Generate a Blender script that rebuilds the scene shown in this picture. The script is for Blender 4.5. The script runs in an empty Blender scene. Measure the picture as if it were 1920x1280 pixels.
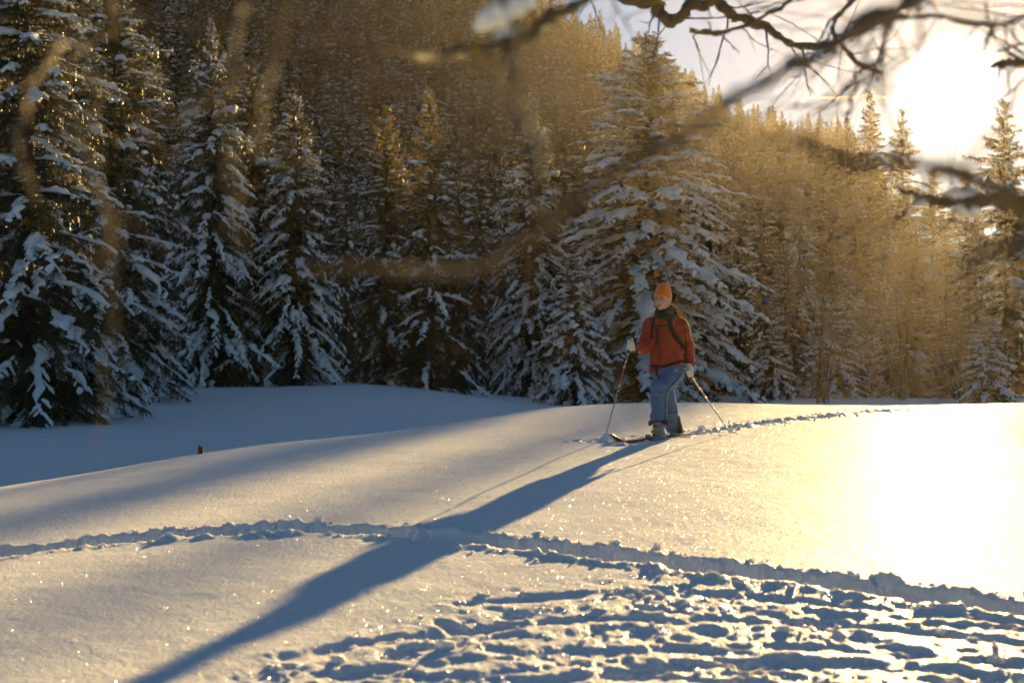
import bpy, bmesh, math, random
import numpy as np
from mathutils import Vector, Matrix

sc = bpy.context.scene
col = sc.collection

# ------------------------------------------------------------------ camera
CZ = 1.45                       # lens height above the ground datum
FPX = 1920 * 50 / 36.0          # focal length in photo pixels (1920 wide)
HORIZ = 690.0                   # pixel row of the horizon
PITCH = math.atan((HORIZ - 640) / FPX)
cam_data = bpy.data.cameras.new("camera")
cam_data.lens = 50
cam_data.sensor_width = 36
cam_data.sensor_fit = 'HORIZONTAL'
cam_data.clip_start = 0.05
cam_data.clip_end = 20000
cam_data.dof.use_dof = True
cam_data.dof.focus_distance = 15.9
cam_data.dof.aperture_fstop = 2.8
cam_data.dof.aperture_blades = 0
camera = bpy.data.objects.new("camera", cam_data)
camera.location = (0, 0, CZ)
camera.rotation_euler = (math.radians(90) + PITCH, 0, 0)
col.objects.link(camera)
sc.camera = camera

def ray(px, py):
    r = (px - 960) / FPX; u = (640 - py) / FPX
    c, s = math.cos(PITCH), math.sin(PITCH)
    return (r, c - s * u, s + c * u)
def at(px, py, Y):
    d = ray(px, py); k = Y / d[1]
    return Vector((d[0] * k, Y, CZ + d[2] * k))

# ------------------------------------------------------------------ sun, sky
sd = Vector(ray(1780, 165)).normalized()
SUN_EL = math.asin(sd.z)
SUN_AZ = math.atan2(sd.x, sd.y)
SUN_E = 5.0
sun_data = bpy.data.lights.new("sun", 'SUN')
sun_data.energy = SUN_E
sun_data.angle = math.radians(0.53)
sun_data.color = (1.0, 0.68, 0.27)
sun = bpy.data.objects.new("sun", sun_data)
sun.rotation_euler = sd.to_track_quat('Z', 'Y').to_euler()
sun.location = sd * 50
col.objects.link(sun)

world = bpy.data.worlds.new("World")
sc.world = world
world.use_nodes = True
nt = world.node_tree
nt.nodes.clear()
N = nt.nodes.new
out = N('ShaderNodeOutputWorld')
bg = N('ShaderNodeBackground'); bg.inputs['Strength'].default_value = 0.031
sky = N('ShaderNodeTexSky'); sky.sky_type = 'NISHITA'; sky.sun_disc = False
sky.sun_elevation = SUN_EL; sky.sun_rotation = SUN_AZ
sky.altitude = 2500; sky.air_density = 1.0; sky.dust_density = 0.0; sky.ozone_density = 1.4
# the sun itself and its aureole, by the angle from the sun's direction
tc = N('ShaderNodeTexCoord')
dot = N('ShaderNodeVectorMath'); dot.operation = 'DOT_PRODUCT'; dot.inputs[1].default_value = sd
nt.links.new(tc.outputs['Generated'], dot.inputs[0])
ac = N('ShaderNodeMath'); ac.operation = 'ARCCOSINE'; nt.links.new(dot.outputs['Value'], ac.inputs[0])
def glow(width_deg, power):
    q = N('ShaderNodeMath'); q.operation = 'DIVIDE'; nt.links.new(ac.outputs[0], q.inputs[0]); q.inputs[1].default_value = math.radians(width_deg)
    s = N('ShaderNodeMath'); s.operation = 'POWER'; nt.links.new(q.outputs[0], s.inputs[0]); s.inputs[1].default_value = power
    m = N('ShaderNodeMath'); m.operation = 'MULTIPLY'; nt.links.new(s.outputs[0], m.inputs[0]); m.inputs[1].default_value = -1
    e = N('ShaderNodeMath'); e.operation = 'EXPONENT'; nt.links.new(m.outputs[0], e.inputs[0])
    return e.outputs[0]
def scaled(val, rgb):
    v = N('ShaderNodeVectorMath'); v.operation = 'SCALE'; v.inputs[0].default_value = rgb
    nt.links.new(val, v.inputs['Scale']); return v.outputs[0]
def vadd(a, b):
    v = N('ShaderNodeVectorMath'); v.operation = 'ADD'; nt.links.new(a, v.inputs[0]); nt.links.new(b, v.inputs[1]); return v.outputs[0]
GLOW_CORE, GLOW_WIDE = 160.0, 2.5
tint = N('ShaderNodeVectorMath'); tint.operation = 'MULTIPLY'; tint.inputs[1].default_value = (.76, .955, 1.02)   # white balance of the sky
nt.links.new(sky.outputs[0], tint.inputs[0])
tot = vadd(tint.outputs[0], vadd(scaled(glow(1.45, 4.0), (GLOW_CORE, GLOW_CORE * .93, GLOW_CORE * .8)),
                                scaled(glow(3.6, 1.0), (GLOW_WIDE, GLOW_WIDE * .80, GLOW_WIDE * .5))))
nt.links.new(tot, bg.inputs['Color'])
nt.links.new(bg.outputs[0], out.inputs['Surface'])

sc.view_settings.view_transform = 'Standard'
sc.view_settings.look = 'None'
sc.view_settings.gamma = 1.0
sc.view_settings.use_curve_mapping = False
sc.view_settings.exposure = 1.7
sc.render.engine = 'CYCLES'
cy = sc.cycles
cy.use_denoising = True
cy.max_bounces = 5
cy.diffuse_bounces = 2
cy.glossy_bounces = 2
cy.transmission_bounces = 4
cy.transparent_max_bounces = 6
cy.volume_bounces = 0
cy.sample_clamp_indirect = 4
cy.caustics_reflective = False
cy.caustics_refractive = False
cy.use_adaptive_sampling = True
cy.adaptive_threshold = 0.03

# ------------------------------------------------------------------ helpers
def tag(o, label=None, cat=None, group=None, kind=None):
    if label: o["label"] = label
    if cat: o["category"] = cat
    if group: o["group"] = group
    if kind: o["kind"] = kind
    return o
def empty(name, loc=(0, 0, 0), rz=0.0):
    o = bpy.data.objects.new(name, None); o.location = loc; o.rotation_euler = (0, 0, rz)
    o.empty_display_size = .2
    col.objects.link(o); return o
def mesh_np(name, v, f, smooth=True):
    """v (n,3) array, f (m,3|4) array or a list of such arrays"""
    me = bpy.data.meshes.new(name)
    v = np.asarray(v, dtype=np.float32)
    fl = [np.asarray(a, dtype=np.int32) for a in (f if isinstance(f, list) else [f]) if len(a)]
    me.vertices.add(len(v)); me.vertices.foreach_set('co', v.ravel())
    nl = sum(a.size for a in fl); npoly = sum(len(a) for a in fl)
    me.loops.add(nl); me.loops.foreach_set('vertex_index', np.concatenate([a.ravel() for a in fl]))
    tot = np.concatenate([np.full(len(a), a.shape[1], np.int32) for a in fl])
    st = np.concatenate([[0], np.cumsum(tot)[:-1]]).astype(np.int32)
    me.polygons.add(npoly)
    me.polygons.foreach_set('loop_start', st); me.polygons.foreach_set('loop_total', tot)
    me.polygons.foreach_set('use_smooth', np.full(npoly, smooth, bool))
    me.update(calc_edges=True); me.validate()
    return me
def link(name, me, mat=None, parent=None, loc=None):
    o = bpy.data.objects.new(name, me)
    if mat is not None and not me.materials: me.materials.append(mat)
    col.objects.link(o)
    if parent is not None: o.parent = parent
    if loc is not None: o.location = loc
    return o

def _h(ix, iy, iz, seed):
    n = (ix.astype(np.int64) * 374761393 + iy.astype(np.int64) * 668265263 + iz.astype(np.int64) * 2147483647 % 1013904223 + seed * 974711) & 0x7fffffff
    n = ((n ^ (n >> 13)) * 1274126177) & 0x7fffffff
    n = ((n ^ (n >> 16)) * 668265263) & 0x7fffffff
    return ((n ^ (n >> 15)) & 0xffff) / 65535.0
def vnoise(x, y, z=None, seed=0):
    x = np.asarray(x, float); y = np.asarray(y, float)
    z = np.zeros_like(x) if z is None else np.asarray(z, float)
    ix, iy, iz = np.floor(x), np.floor(y), np.floor(z)
    fx, fy, fz = x - ix, y - iy, z - iz
    fx = fx * fx * fx * (fx * (fx * 6 - 15) + 10); fy = fy * fy * fy * (fy * (fy * 6 - 15) + 10); fz = fz * fz * (3 - 2 * fz)
    def c(a, b, d): return _h(ix + a, iy + b, (iz + d) * 7919, seed)
    r = 0
    if np.any(z):
        r0 = (c(0,0,0)*(1-fx)+c(1,0,0)*fx)*(1-fy)+(c(0,1,0)*(1-fx)+c(1,1,0)*fx)*fy
        r1 = (c(0,0,1)*(1-fx)+c(1,0,1)*fx)*(1-fy)+(c(0,1,1)*(1-fx)+c(1,1,1)*fx)*fy
        r = r0 * (1 - fz) + r1 * fz
    else:
        r = (c(0,0,0)*(1-fx)+c(1,0,0)*fx)*(1-fy)+(c(0,1,0)*(1-fx)+c(1,1,0)*fx)*fy
    return r * 2 - 1
def fbm(x, y, z=None, seed=0, o=4, g=.5):
    r = 0; a = 1; s = 0
    for k in range(o):
        r = r + a * vnoise(x * 2**k, y * 2**k, None if z is None else z * 2**k, seed + k * 17); s += a; a *= g
    return r / s
def sstep(a, b, x):
    t = np.clip((x - a) / (b - a), 0, 1); return t * t * (3 - 2 * t)

# ------------------------------------------------------------------ materials
def mat_new(name):
    m = bpy.data.materials.new(name); m.use_nodes = True
    m.node_tree.nodes.clear(); return m, m.node_tree
def pbr(name, color, rough=.6, spec=.5, noise=None, bump=None, metallic=0.0, sheen=0.0):
    """plain procedural material: base colour broken up by noise=(scale, amount), relief by bump=(scale, strength)"""
    m, t = mat_new(name); n = t.nodes; l = t.links
    o = n.new('ShaderNodeOutputMaterial'); p = n.new('ShaderNodeBsdfPrincipled')
    p.inputs['Base Color'].default_value = (*color, 1); p.inputs['Roughness'].default_value = rough
    p.inputs['Specular IOR Level'].default_value = spec; p.inputs['Metallic'].default_value = metallic
    if sheen: p.inputs['Sheen Weight'].default_value = sheen; p.inputs['Sheen Roughness'].default_value = .4
    l.new(p.outputs[0], o.inputs[0])
    tcn = n.new('ShaderNodeTexCoord')
    if noise:
        nz = n.new('ShaderNodeTexNoise'); nz.inputs['Scale'].default_value = noise[0]; nz.inputs['Detail'].default_value = 4
        l.new(tcn.outputs['Object'], nz.inputs['Vector'])
        mx = n.new('ShaderNodeMix'); mx.data_type = 'RGBA'
        mx.inputs['A'].default_value = (*[c * (1 - noise[1]) for c in color], 1)
        mx.inputs['B'].default_value = (*[min(1, c * (1 + noise[1])) for c in color], 1)
        l.new(nz.outputs['Fac'], mx.inputs['Factor']); l.new(mx.outputs['Result'], p.inputs['Base Color'])
    if bump:
        nb = n.new('ShaderNodeTexNoise'); nb.inputs['Scale'].default_value = bump[0]; nb.inputs['Detail'].default_value = 3
        l.new(tcn.outputs['Object'], nb.inputs['Vector'])
        b = n.new('ShaderNodeBump'); b.inputs['Strength'].default_value = bump[1]; b.inputs['Distance'].default_value = .02
        l.new(nb.outputs['Fac'], b.inputs['Height']); l.new(b.outputs[0], p.inputs['Normal'])
    return m

def make_snow_ground():
    m, t = mat_new("snow_crystals"); n = t.nodes; l = t.links
    o = n.new('ShaderNodeOutputMaterial')
    geo = n.new('ShaderNodeNewGeometry')
    # fine wind-grain relief
    nz = n.new('ShaderNodeTexNoise'); nz.inputs['Scale'].default_value = 38; nz.inputs['Detail'].default_value = 5; nz.inputs['Roughness'].default_value = .65
    l.new(geo.outputs['Position'], nz.inputs['Vector'])
    b = n.new('ShaderNodeBump'); b.inputs['Strength'].default_value = .9; b.inputs['Distance'].default_value = .022
    l.new(nz.outputs['Fac'], b.inputs['Height'])
    dif = n.new('ShaderNodeBsdfPrincipled'); dif.inputs['Base Color'].default_value = (.86, .87, .90, 1); dif.inputs['Roughness'].default_value = .9
    dif.inputs['Specular IOR Level'].default_value = 0; dif.subsurface_method = 'RANDOM_WALK'
    dif.inputs['Subsurface Weight'].default_value = .6; dif.inputs['Subsurface Radius'].default_value = (1.0, .85, .7); dif.inputs['Subsurface Scale'].default_value = .022
    l.new(b.outputs[0], dif.inputs['Normal'])
    # ice crystals: each cell its own facet, so that single cells flash in the sun
    def facets(scale, spread, rough, color):
        v = n.new('ShaderNodeTexVoronoi'); v.inputs['Scale'].default_value = scale
        l.new(geo.outputs['Position'], v.inputs['Vector'])
        s = n.new('ShaderNodeVectorMath'); s.operation = 'SUBTRACT'; s.inputs[1].default_value = (.5, .5, .5)
        l.new(v.outputs['Color'], s.inputs[0])
        k = n.new('ShaderNodeVectorMath'); k.operation = 'SCALE'; k.inputs['Scale'].default_value = spread
        l.new(s.outputs[0], k.inputs[0])
        a = n.new('ShaderNodeVectorMath'); a.operation = 'ADD'
        l.new(k.outputs[0], a.inputs[0]); l.new(geo.outputs['Normal'], a.inputs[1])
        nn = n.new('ShaderNodeVectorMath'); nn.operation = 'NORMALIZE'; l.new(a.outputs[0], nn.inputs[0])
        g = n.new('ShaderNodeBsdfGlossy'); g.inputs['Roughness'].default_value = rough; g.inputs['Color'].default_value = color
        l.new(nn.outputs[0], g.inputs['Normal'])
        return g
    g1 = facets(260, .8, .42, (1, 1, 1, 1))
    g2 = facets(280, 3.0, .12, (1, 1, 1, 1))
    fr = n.new('ShaderNodeFresnel'); fr.inputs['IOR'].default_value = 1.31
    f0 = n.new('ShaderNodeMath'); f0.operation = 'POWER'; f0.inputs[1].default_value = 2.9; l.new(fr.outputs[0], f0.inputs[0])
    f1 = n.new('ShaderNodeMath'); f1.operation = 'MULTIPLY_ADD'; f1.inputs[1].default_value = SNOW_GRAZE; f1.inputs[2].default_value = 0
    l.new(f0.outputs[0], f1.inputs[0])
    m1 = n.new('ShaderNodeMixShader'); l.new(f1.outputs[0], m1.inputs[0]); l.new(dif.outputs[0], m1.inputs[1]); l.new(g1.outputs[0], m1.inputs[2])
    m2 = n.new('ShaderNodeMixShader'); m2.inputs[0].default_value = .022; l.new(m1.outputs[0], m2.inputs[1]); l.new(g2.outputs[0], m2.inputs[2])
    l.new(m2.outputs[0], o.inputs[0])
    return m
SNOW_GRAZE = .037

def make_snow_tree():
    m, t = mat_new("snow_on_branches"); n = t.nodes; l = t.links
    o = n.new('ShaderNodeOutputMaterial'); geo = n.new('ShaderNodeNewGeometry')
    nz = n.new('ShaderNodeTexNoise'); nz.inputs['Scale'].default_value = 9; nz.inputs['Detail'].default_value = 4
    l.new(geo.outputs['Position'], nz.inputs['Vector'])
    b = n.new('ShaderNodeBump'); b.inputs['Strength'].default_value = .5; b.inputs['Distance'].default_value = .08
    l.new(nz.outputs['Fac'], b.inputs['Height'])
    d = n.new('ShaderNodeBsdfDiffuse'); d.inputs['Color'].default_value = (.80, .82, .85, 1); l.new(b.outputs[0], d.inputs['Normal'])
    tr = n.new('ShaderNodeBsdfTranslucent'); tr.inputs['Color'].default_value = (.8, .78, .72, 1)
    mx = n.new('ShaderNodeMixShader'); mx.inputs[0].default_value = .10
    l.new(d.outputs[0], mx.inputs[1]); l.new(tr.outputs[0], mx.inputs[2]); l.new(mx.outputs[0], o.inputs[0])
    return m

def make_needles(name, c1, c2, trans, mix):
    m, t = mat_new(name); n = t.nodes; l = t.links
    o = n.new('ShaderNodeOutputMaterial'); geo = n.new('ShaderNodeNewGeometry')
    nz = n.new('ShaderNodeTexNoise'); nz.inputs['Scale'].default_value = 1.3; nz.inputs['Detail'].default_value = 5
    l.new(geo.outputs['Position'], nz.inputs['Vector'])
    mx = n.new('ShaderNodeMix'); mx.data_type = 'RGBA'; mx.inputs['A'].default_value = (*c1, 1); mx.inputs['B'].default_value = (*c2, 1)
    l.new(nz.outputs['Fac'], mx.inputs['Factor'])
    p = n.new('ShaderNodeBsdfPrincipled'); p.inputs['Roughness'].default_value = .42; p.inputs['Specular IOR Level'].default_value = .5
    l.new(mx.outputs['Result'], p.inputs['Base Color'])
    tr = n.new('ShaderNodeBsdfTranslucent'); tr.inputs['Color'].default_value = (*trans, 1)
    ms = n.new('ShaderNodeMixShader'); ms.inputs[0].default_value = mix
    l.new(p.outputs[0], ms.inputs[1]); l.new(tr.outputs[0], ms.inputs[2]); l.new(ms.outputs[0], o.inputs[0])
    return m
M = {}
M['snow'] = make_snow_ground()
M['tsnow'] = make_snow_tree()
M['needle'] = make_needles("spruce_needles", (.020, .034, .012), (.045, .060, .018), (.12, .088, .017), .22)
M['gold'] = make_needles("sunlit_spruce_needles", (.026, .036, .012), (.055, .060, .018), (.19, .14, .025), .50)  # same needles with a stronger backlit glow put into the colour
M['farneedle'] = make_needles("shaded_spruce_needles", (.014, .025, .012), (.028, .042, .018), (.08, .07, .02), .07)  # needle copy painted darker so the hill trees look shaded
def make_forest_floor():
    m, t = mat_new("forest_floor"); n = t.nodes; l = t.links
    o = n.new('ShaderNodeOutputMaterial'); geo = n.new('ShaderNodeNewGeometry')
    nz = n.new('ShaderNodeTexNoise'); nz.inputs['Scale'].default_value = .7; nz.inputs['Detail'].default_value = 6; l.new(geo.outputs['Position'], nz.inputs['Vector'])
    cr = n.new('ShaderNodeValToRGB'); cr.color_ramp.elements[0].position = .42; cr.color_ramp.elements[0].color = (.045, .040, .028, 1)
    cr.color_ramp.elements[1].position = .66; cr.color_ramp.elements[1].color = (.55, .57, .60, 1)
    l.new(nz.outputs['Fac'], cr.inputs[0]); d = n.new('ShaderNodeBsdfDiffuse'); l.new(cr.outputs[0], d.inputs['Color']); l.new(d.outputs[0], o.inputs[0]); return m
M['floor'] = make_forest_floor()
M['bark'] = pbr("spruce_bark", (.075, .055, .042), .9, .2, (6, .5), (14, .8))
# ------------------------------------------------------------------ the ground
CREST = np.array([(-7.5,-6),(-6.2,2),(-5.2,8),(-4.6,12),(-4.1,14.5),(-3.3,16.8),(-2.2,18.6),(-.9,20.4),(.8,22.2),(3.0,24),(6,25.5),(10.5,27),(18,29),(45,33)], float)
def crest_q(X, Y):
    """signed distance to the crest of the snow mound, positive beyond it"""
    best = np.full(X.shape, 1e9); sg = np.ones(X.shape)
    for i in range(len(CREST) - 1):
        a, b = CREST[i], CREST[i + 1]; d = b - a; L2 = d @ d
        t = ((X - a[0]) * d[0] + (Y - a[1]) * d[1]) / L2
        tt = np.clip(t, 0 if i else -50, 1 if i < len(CREST) - 2 else 50)
        dx = X - a[0] - tt * d[0]; dy = Y - a[1] - tt * d[1]
        dd = dx * dx + dy * dy
        s = np.sign(d[0] * (Y - a[1]) - d[1] * (X - a[0]))
        m = dd < best
        best = np.where(m, dd, best); sg = np.where(m, s, sg)
    return np.sqrt(best) * sg
def smooth_interp(x, xs, ys, w):
    r = 0
    for k, g in ((-1, .25), (-.5, .5), (0, .75), (.5, .5), (1, .25)):
        r = r + g * np.interp(x + k * w, xs, ys)
    return r / 2.25
def ground_base(X, Y):
    X = np.asarray(X, float); Y = np.asarray(Y, float)
    q = crest_q(X, Y)
    near = smooth_interp(Y, [-30,-8,0,5.6,9,12,15.9,20,24,30,60], [-1.8,-1.66,-1.52,-1.275,-1.07,-.925,-.785,-.675,-.60,-.56,-.5], 2.0)
    near = near - .030 * np.maximum(0, -(X - .5)) * sstep(5, 18, Y) 
    near = near + .03 * np.sin(X * .55 + .6) * sstep(3, 10, Y) + .02 * np.sin(X * .9 - Y * .5)
    near = near + .115 * np.exp(-((X - 1.9) / 3.0) ** 2 - ((Y - 23.5) / 4.0) ** 2) + .07 * np.exp(-((X + 3.4) / 1.6) ** 2 - ((Y - 17) / 2.2) ** 2)
    hl = smooth_interp(Y, [-20,8,20,28,34,42,50,57,70,100,200], [-1.9,-1.85,-1.85,-1.75,-1.55,-1.25,-.93,-.72,-.75,-1.1,-1.2], 3)
    hr = smooth_interp(Y, [0,30,45,80,120,200,400], [-1.3,-1.3,-1.5,-1.7,-1.9,-2.2,-2.2], 5)
    side = sstep(-.12, .06, X / np.maximum(Y, 1.0) * 1.0)
    far = hl * (1 - side) + hr * side
    # drifts in the hollow
    far = far + .10 * fbm(X * .10 + 3, Y * .16, None, 5, 3)
    far = far + .14 * np.exp(-((X + 3.0) / 7) ** 2 - ((Y - 53) / 5) ** 2)
    w = sstep(-2.2, 7.5, q)
    z = near * (1 - w) + far * w
    z = z + .012 * fbm(X * .9, Y * .9, None, 8, 3) * sstep(1.0, 0, w)
    return z
def gz(X, Y):
    return float(ground_base(np.array([X]), np.array([Y]))[0]) + CZ
def ground_px(px, py, y0=3.0, y1=60.0):
    d = ray(px, py)
    ys = np.concatenate([np.arange(y0, 30, .04), np.arange(30, y1, .2)])
    k = ys / d[1]
    f = d[2] * k - ground_base(d[0] * k, ys)
    i = np.argmax(f < 0)
    if f[i] >= 0: i = len(ys) - 1
    if i > 0 and f[i] < 0:
        a, b = ys[i - 1], ys[i]; Yv = a + (b - a) * f[i - 1] / (f[i - 1] - f[i] + 1e-12)
    else: Yv = ys[i]
    return np.array([d[0] * Yv / d[1], Yv])

# the lie of the mountainside
HILL_PX = [-1500,-400,0,500,900,1000,1100,1180,1280,1340,1400,1500,1600,1650,1710,1770,2600]
HILL_T = [.36,.35,.335,.315,.285,.268,.240,.222,.197,.180,.168,.160,.150,.125,.06,.0,.0]
HR0, HR1 = 90.0, 215.0
def hill_z(X, Y):
    X = np.asarray(X, float); Y = np.asarray(Y, float)
    r = np.hypot(X, Y); px = 960 + FPX * X / np.maximum(Y, 1)
    tn = smooth_interp(px, HILL_PX, HILL_T, 40)
    s = np.clip((r - HR0) / (HR1 - HR0), 0, 1.6)
    prof = np.where(s < 1, s ** 1.25, 1 - .9 * (s - 1))
    z = CZ - 2.0 + tn * HR1 * prof
    return z + (2.2 * fbm(X * .035, Y * .035, None, 81, 4) - .3) * sstep(.02, .3, s) * np.clip(tn * 6, 0, 1)
# --- tracks trodden into the snow, as lines on the ground
def px_line(pts, **k): return np.array([ground_px(*p, **k) for p in pts])
def dens(line, step=.05):
    out = []
    for a, b in zip(line[:-1], line[1:]):
        n = max(1, int(np.linalg.norm(b - a) / step)); out += [a + (b - a) * i / n for i in range(n)]
    return np.array(out + [line[-1]])
def catmull(p, n=8):
    p = np.vstack([2 * p[0] - p[1], p, 2 * p[-1] - p[-2]]); o = []
    for i in range(1, len(p) - 2):
        for k in range(n):
            t = k / n; o.append(.5 * ((2 * p[i]) + (p[i+1] - p[i-1]) * t + (2*p[i-1] - 5*p[i] + 4*p[i+1] - p[i+2]) * t*t + (-p[i-1] + 3*p[i] - 3*p[i+1] + p[i+2]) * t**3))
    o.append(p[-2]); return np.array(o)
TRACK1 = catmull(px_line([(-350,1085),(-120,1052),(0,1036),(200,1014),(400,997),(600,993),(800,1003),(1000,1024),(1200,1048),(1400,1072),(1600,1096),(1750,1118),(1920,1140),(2200,1165)]))
TRACK2 = catmull(px_line([(1165,832),(1225,823),(1290,814),(1350,805),(1400,797),(1500,785),(1600,775),(1700,767.5)]))
TRACK2B = catmull(px_line([(1085,827),(1120,825.5),(1150,824)]))
TRACK3 = catmull(px_line([(1180,818),(1260,811),(1330,797),(1400,789)]))
POLY = px_line([(430,1290),(540,1225),(660,1185),(760,1150),(860,1118),(980,1098),(1120,1090),(1280,1076),(1420,1090),(1600,1112),(1760,1130),(1920,1110),(2300,1110)])
POLY = np.vstack([POLY, [(4.5, 3.0), (-1.0, 3.0)]])
GROOVES = [(catmull(px_line(p)), d, w) for p, d, w in (
    ([(540,1232),(700,1200),(950,1172),(1250,1158),(1600,1170),(1950,1205)], .014, .05),
    ([(620,1268),(850,1238),(1150,1218),(1500,1212),(1950,1250)], .010, .04),
    ([(860,1132),(1100,1112),(1350,1112),(1650,1140),(1950,1168)], .010, .04),
    ([(1000,1278),(1300,1248),(1600,1240),(1950,1275)], .014, .05))]
def dist_line(X, Y, line):
    """distance to a polyline and the side of it"""
    best = np.full(X.shape, 1e9); sg = np.ones(X.shape); tt0 = np.zeros(X.shape)
    for i in range(len(line) - 1):
        a, b = line[i], line[i+1]; d = b - a; L2 = d @ d + 1e-12
        t = np.clip(((X - a[0]) * d[0] + (Y - a[1]) * d[1]) / L2, 0, 1)
        dx = X - a[0] - t * d[0]; dy = Y - a[1] - t * d[1]; dd = dx*dx + dy*dy
        s = np.sign(d[0] * (Y - a[1]) - d[1] * (X - a[0])); m = dd < best
        best = np.where(m, dd, best); sg = np.where(m, s, sg); tt0 = np.where(m, i + t, tt0)
    return np.sqrt(best), sg, tt0
def inside(X, Y, poly):
    r = np.zeros(X.shape, bool); j = len(poly) - 1
    for i in range(len(poly)):
        a, b = poly[i], poly[j]
        c = ((a[1] > Y) != (b[1] > Y)) & (X < (b[0] - a[0]) * (Y - a[1]) / (b[1] - a[1] + 1e-12) + a[0])
        r ^= c; j = i
    return r
_rs = np.random.RandomState(11)
PITS = []
for k in range(520):
    PITS.append((_rs.uniform(-1.6, 4.6), _rs.uniform(3.8, 8.6), _rs.choice([_rs.uniform(.04, .10), _rs.uniform(.10, .20)]), _rs.uniform(.03, .08), _rs.uniform(0, math.pi), _rs.uniform(.006, .034)))
def ground_detail(X, Y, z):
    z = z.copy()
    sel = np.where((X > -14) & (X < 9) & (Y > 3) & (Y < 28))
    x, y = X[sel], Y[sel]; h = np.zeros(x.shape)
    # wind grain on the whole near slope
    h += .0035 * fbm(x * 5, y * 5, None, 31, 4) + .0016 * fbm(x * 22, y * 22, None, 37, 2)
    near = np.where(y < 12)[0]
    d, s, t = np.full(x.shape, 9.), np.ones(x.shape), np.zeros(x.shape)
    d[near], s[near], t[near] = dist_line(x[near], y[near], TRACK1)
    e = d + .030 * fbm(x * 9, y * 9, None, 41, 3) + .02 * fbm(x * 30, y * 30, None, 43, 2)
    wob = .8 + .35 * fbm(t * .35, t * 0 + 2.5, None, 44, 2)
    w0 = .15 * wob
    trench = 1 - sstep(w0 - .035, w0 + .045, e)
    lump = np.maximum(0, fbm(x * 13, y * 13, None, 45, 3) + .22)
    rim = np.exp(-((e - w0 - .085) / .055) ** 2) * np.where(s < 0, .75, 1.0) * (.004 + .052 * lump * (.55 + .75 * np.maximum(0, fbm(t * .5, t * 0 + 7.1, None, 46, 2) + .3)))
    h += rim - .155 * trench * (1 + .25 * fbm(x * 7, y * 7, None, 47, 2)) + .02 * trench * fbm(x * 16, y * 16, None, 48, 3)
    # the up-track of the skis
    for L, dep, wd in ((TRACK2, .055, .10), (TRACK2B, .05, .05), (TRACK3, .018, .02)):
        bb = np.where((x > L[:,0].min() - .6) & (x < L[:,0].max() + .6) & (y > L[:,1].min() - .6) & (y < L[:,1].max() + .6))[0]
        d2, s2, t2 = dist_line(x[bb], y[bb], L)
        e2 = d2 + .03 * fbm(x[bb] * 6, y[bb] * 6, None, 51, 3)
        tr = 1 - sstep(wd - .02, wd + .04, e2)
        lm = np.maximum(0, fbm(x[bb] * 9, y[bb] * 9, None, 53, 3) + .1)
        h[bb] += -dep * tr + .045 * lm * np.exp(-((e2 - wd - .07) / .05) ** 2) * (dep > .03)
    # churned snow in the near corner
    c = np.where((y < 9.5) & (x > -2.5))[0]
    xc, yc = x[c], y[c]
    dp, _, _ = dist_line(xc, yc, np.vstack([POLY, POLY[:1]]))
    ins = inside(xc, yc, POLY)
    sdist = np.where(ins, dp, -dp) + .16 * fbm(xc * 2.2, yc * 2.2, None, 61, 3)
    mask = sstep(-.22, .45, sdist) * sstep(.12, .2, d[c])
    r1 = fbm(xc * 2.6 + .3 * fbm(xc * 3, yc * 3, None, 62, 2), yc * 3.2, None, 63, 4, .5)
    ridge = 1 - np.abs(r1) * 2.2
    ch = .013 * ridge + .014 * fbm(xc * 6.5, yc * 8, None, 66, 4, .6) + .009 * (1 - 2 * np.abs(fbm(xc * 9, yc * 11, None, 69, 3))) + .004 * fbm(xc * 22, yc * 22, None, 67, 2)
    pit = np.zeros(xc.shape)
    for (ax, ay, ra, rb, an, dp_) in PITS:
        m = (np.abs(xc - ax) < .4) & (np.abs(yc - ay) < .4)
        if not m.any(): continue
        u = (xc[m] - ax) * math.cos(an) + (yc[m] - ay) * math.sin(an); v = -(xc[m] - ax) * math.sin(an) + (yc[m] - ay) * math.cos(an)
        rr = np.sqrt((u / ra) ** 2 + (v / rb) ** 2)
        pit[m] = np.minimum(pit[m], -dp_ * (1 - sstep(.75, 1.15, rr))) 
        pit[m] += .012 * np.exp(-((rr - 1.3) / .22) ** 2)
    gro = np.zeros(xc.shape)
    for L, dep, wd in GROOVES:
        dg, _, tg_ = dist_line(xc, yc, L); eg = dg + .035 * fbm(xc * 6, yc * 6, None, 91, 3)
        gro += -dep * (1 - sstep(wd - .025, wd + .04, eg)) + .55 * dep * np.exp(-((eg - wd - .06) / .05) ** 2) * np.maximum(0, .4 + fbm(xc * 8, yc * 8, None, 93, 3))
    h[c] += mask * (.66 * ch + .62 * pit - .012) + gro * sstep(-.35, .05, sdist)
    z[sel] += h
    # old ruts and ruffles in the shaded hollow
    hs = np.where((X > -16) & (X < -3) & (Y > 16) & (Y < 34))
    xx, yy = X[hs], Y[hs]
    rl = np.abs(yy - (22.6 + .30 * (xx + 6.5)) - .25 * np.sin(xx * 1.1))
    z[hs] += np.exp(-(rl / .9) ** 2) * .09 * fbm(xx * 2.1, yy * 2.1, None, 71, 4) - .05 * np.exp(-(rl / .35) ** 2)
    return z
th = np.concatenate([np.linspace(-math.pi, math.radians(-24), 70)[:-1], np.linspace(math.radians(-24), math.radians(24), 800), np.linspace(math.radians(24), math.pi, 70)[1:-1]])
rr = np.concatenate([np.linspace(.25, 4.4, 14)[:-1], np.geomspace(4.4, 30, 520), np.geomspace(30, 130, 130)[1:], np.geomspace(130, 6000, 30)[1:]])
RR, TT = np.meshgrid(rr, th, indexing='ij')
GX, GY = RR * np.sin(TT), RR * np.cos(TT)
GZ = ground_detail(GX, GY, ground_base(GX, GY)) + CZ
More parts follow.
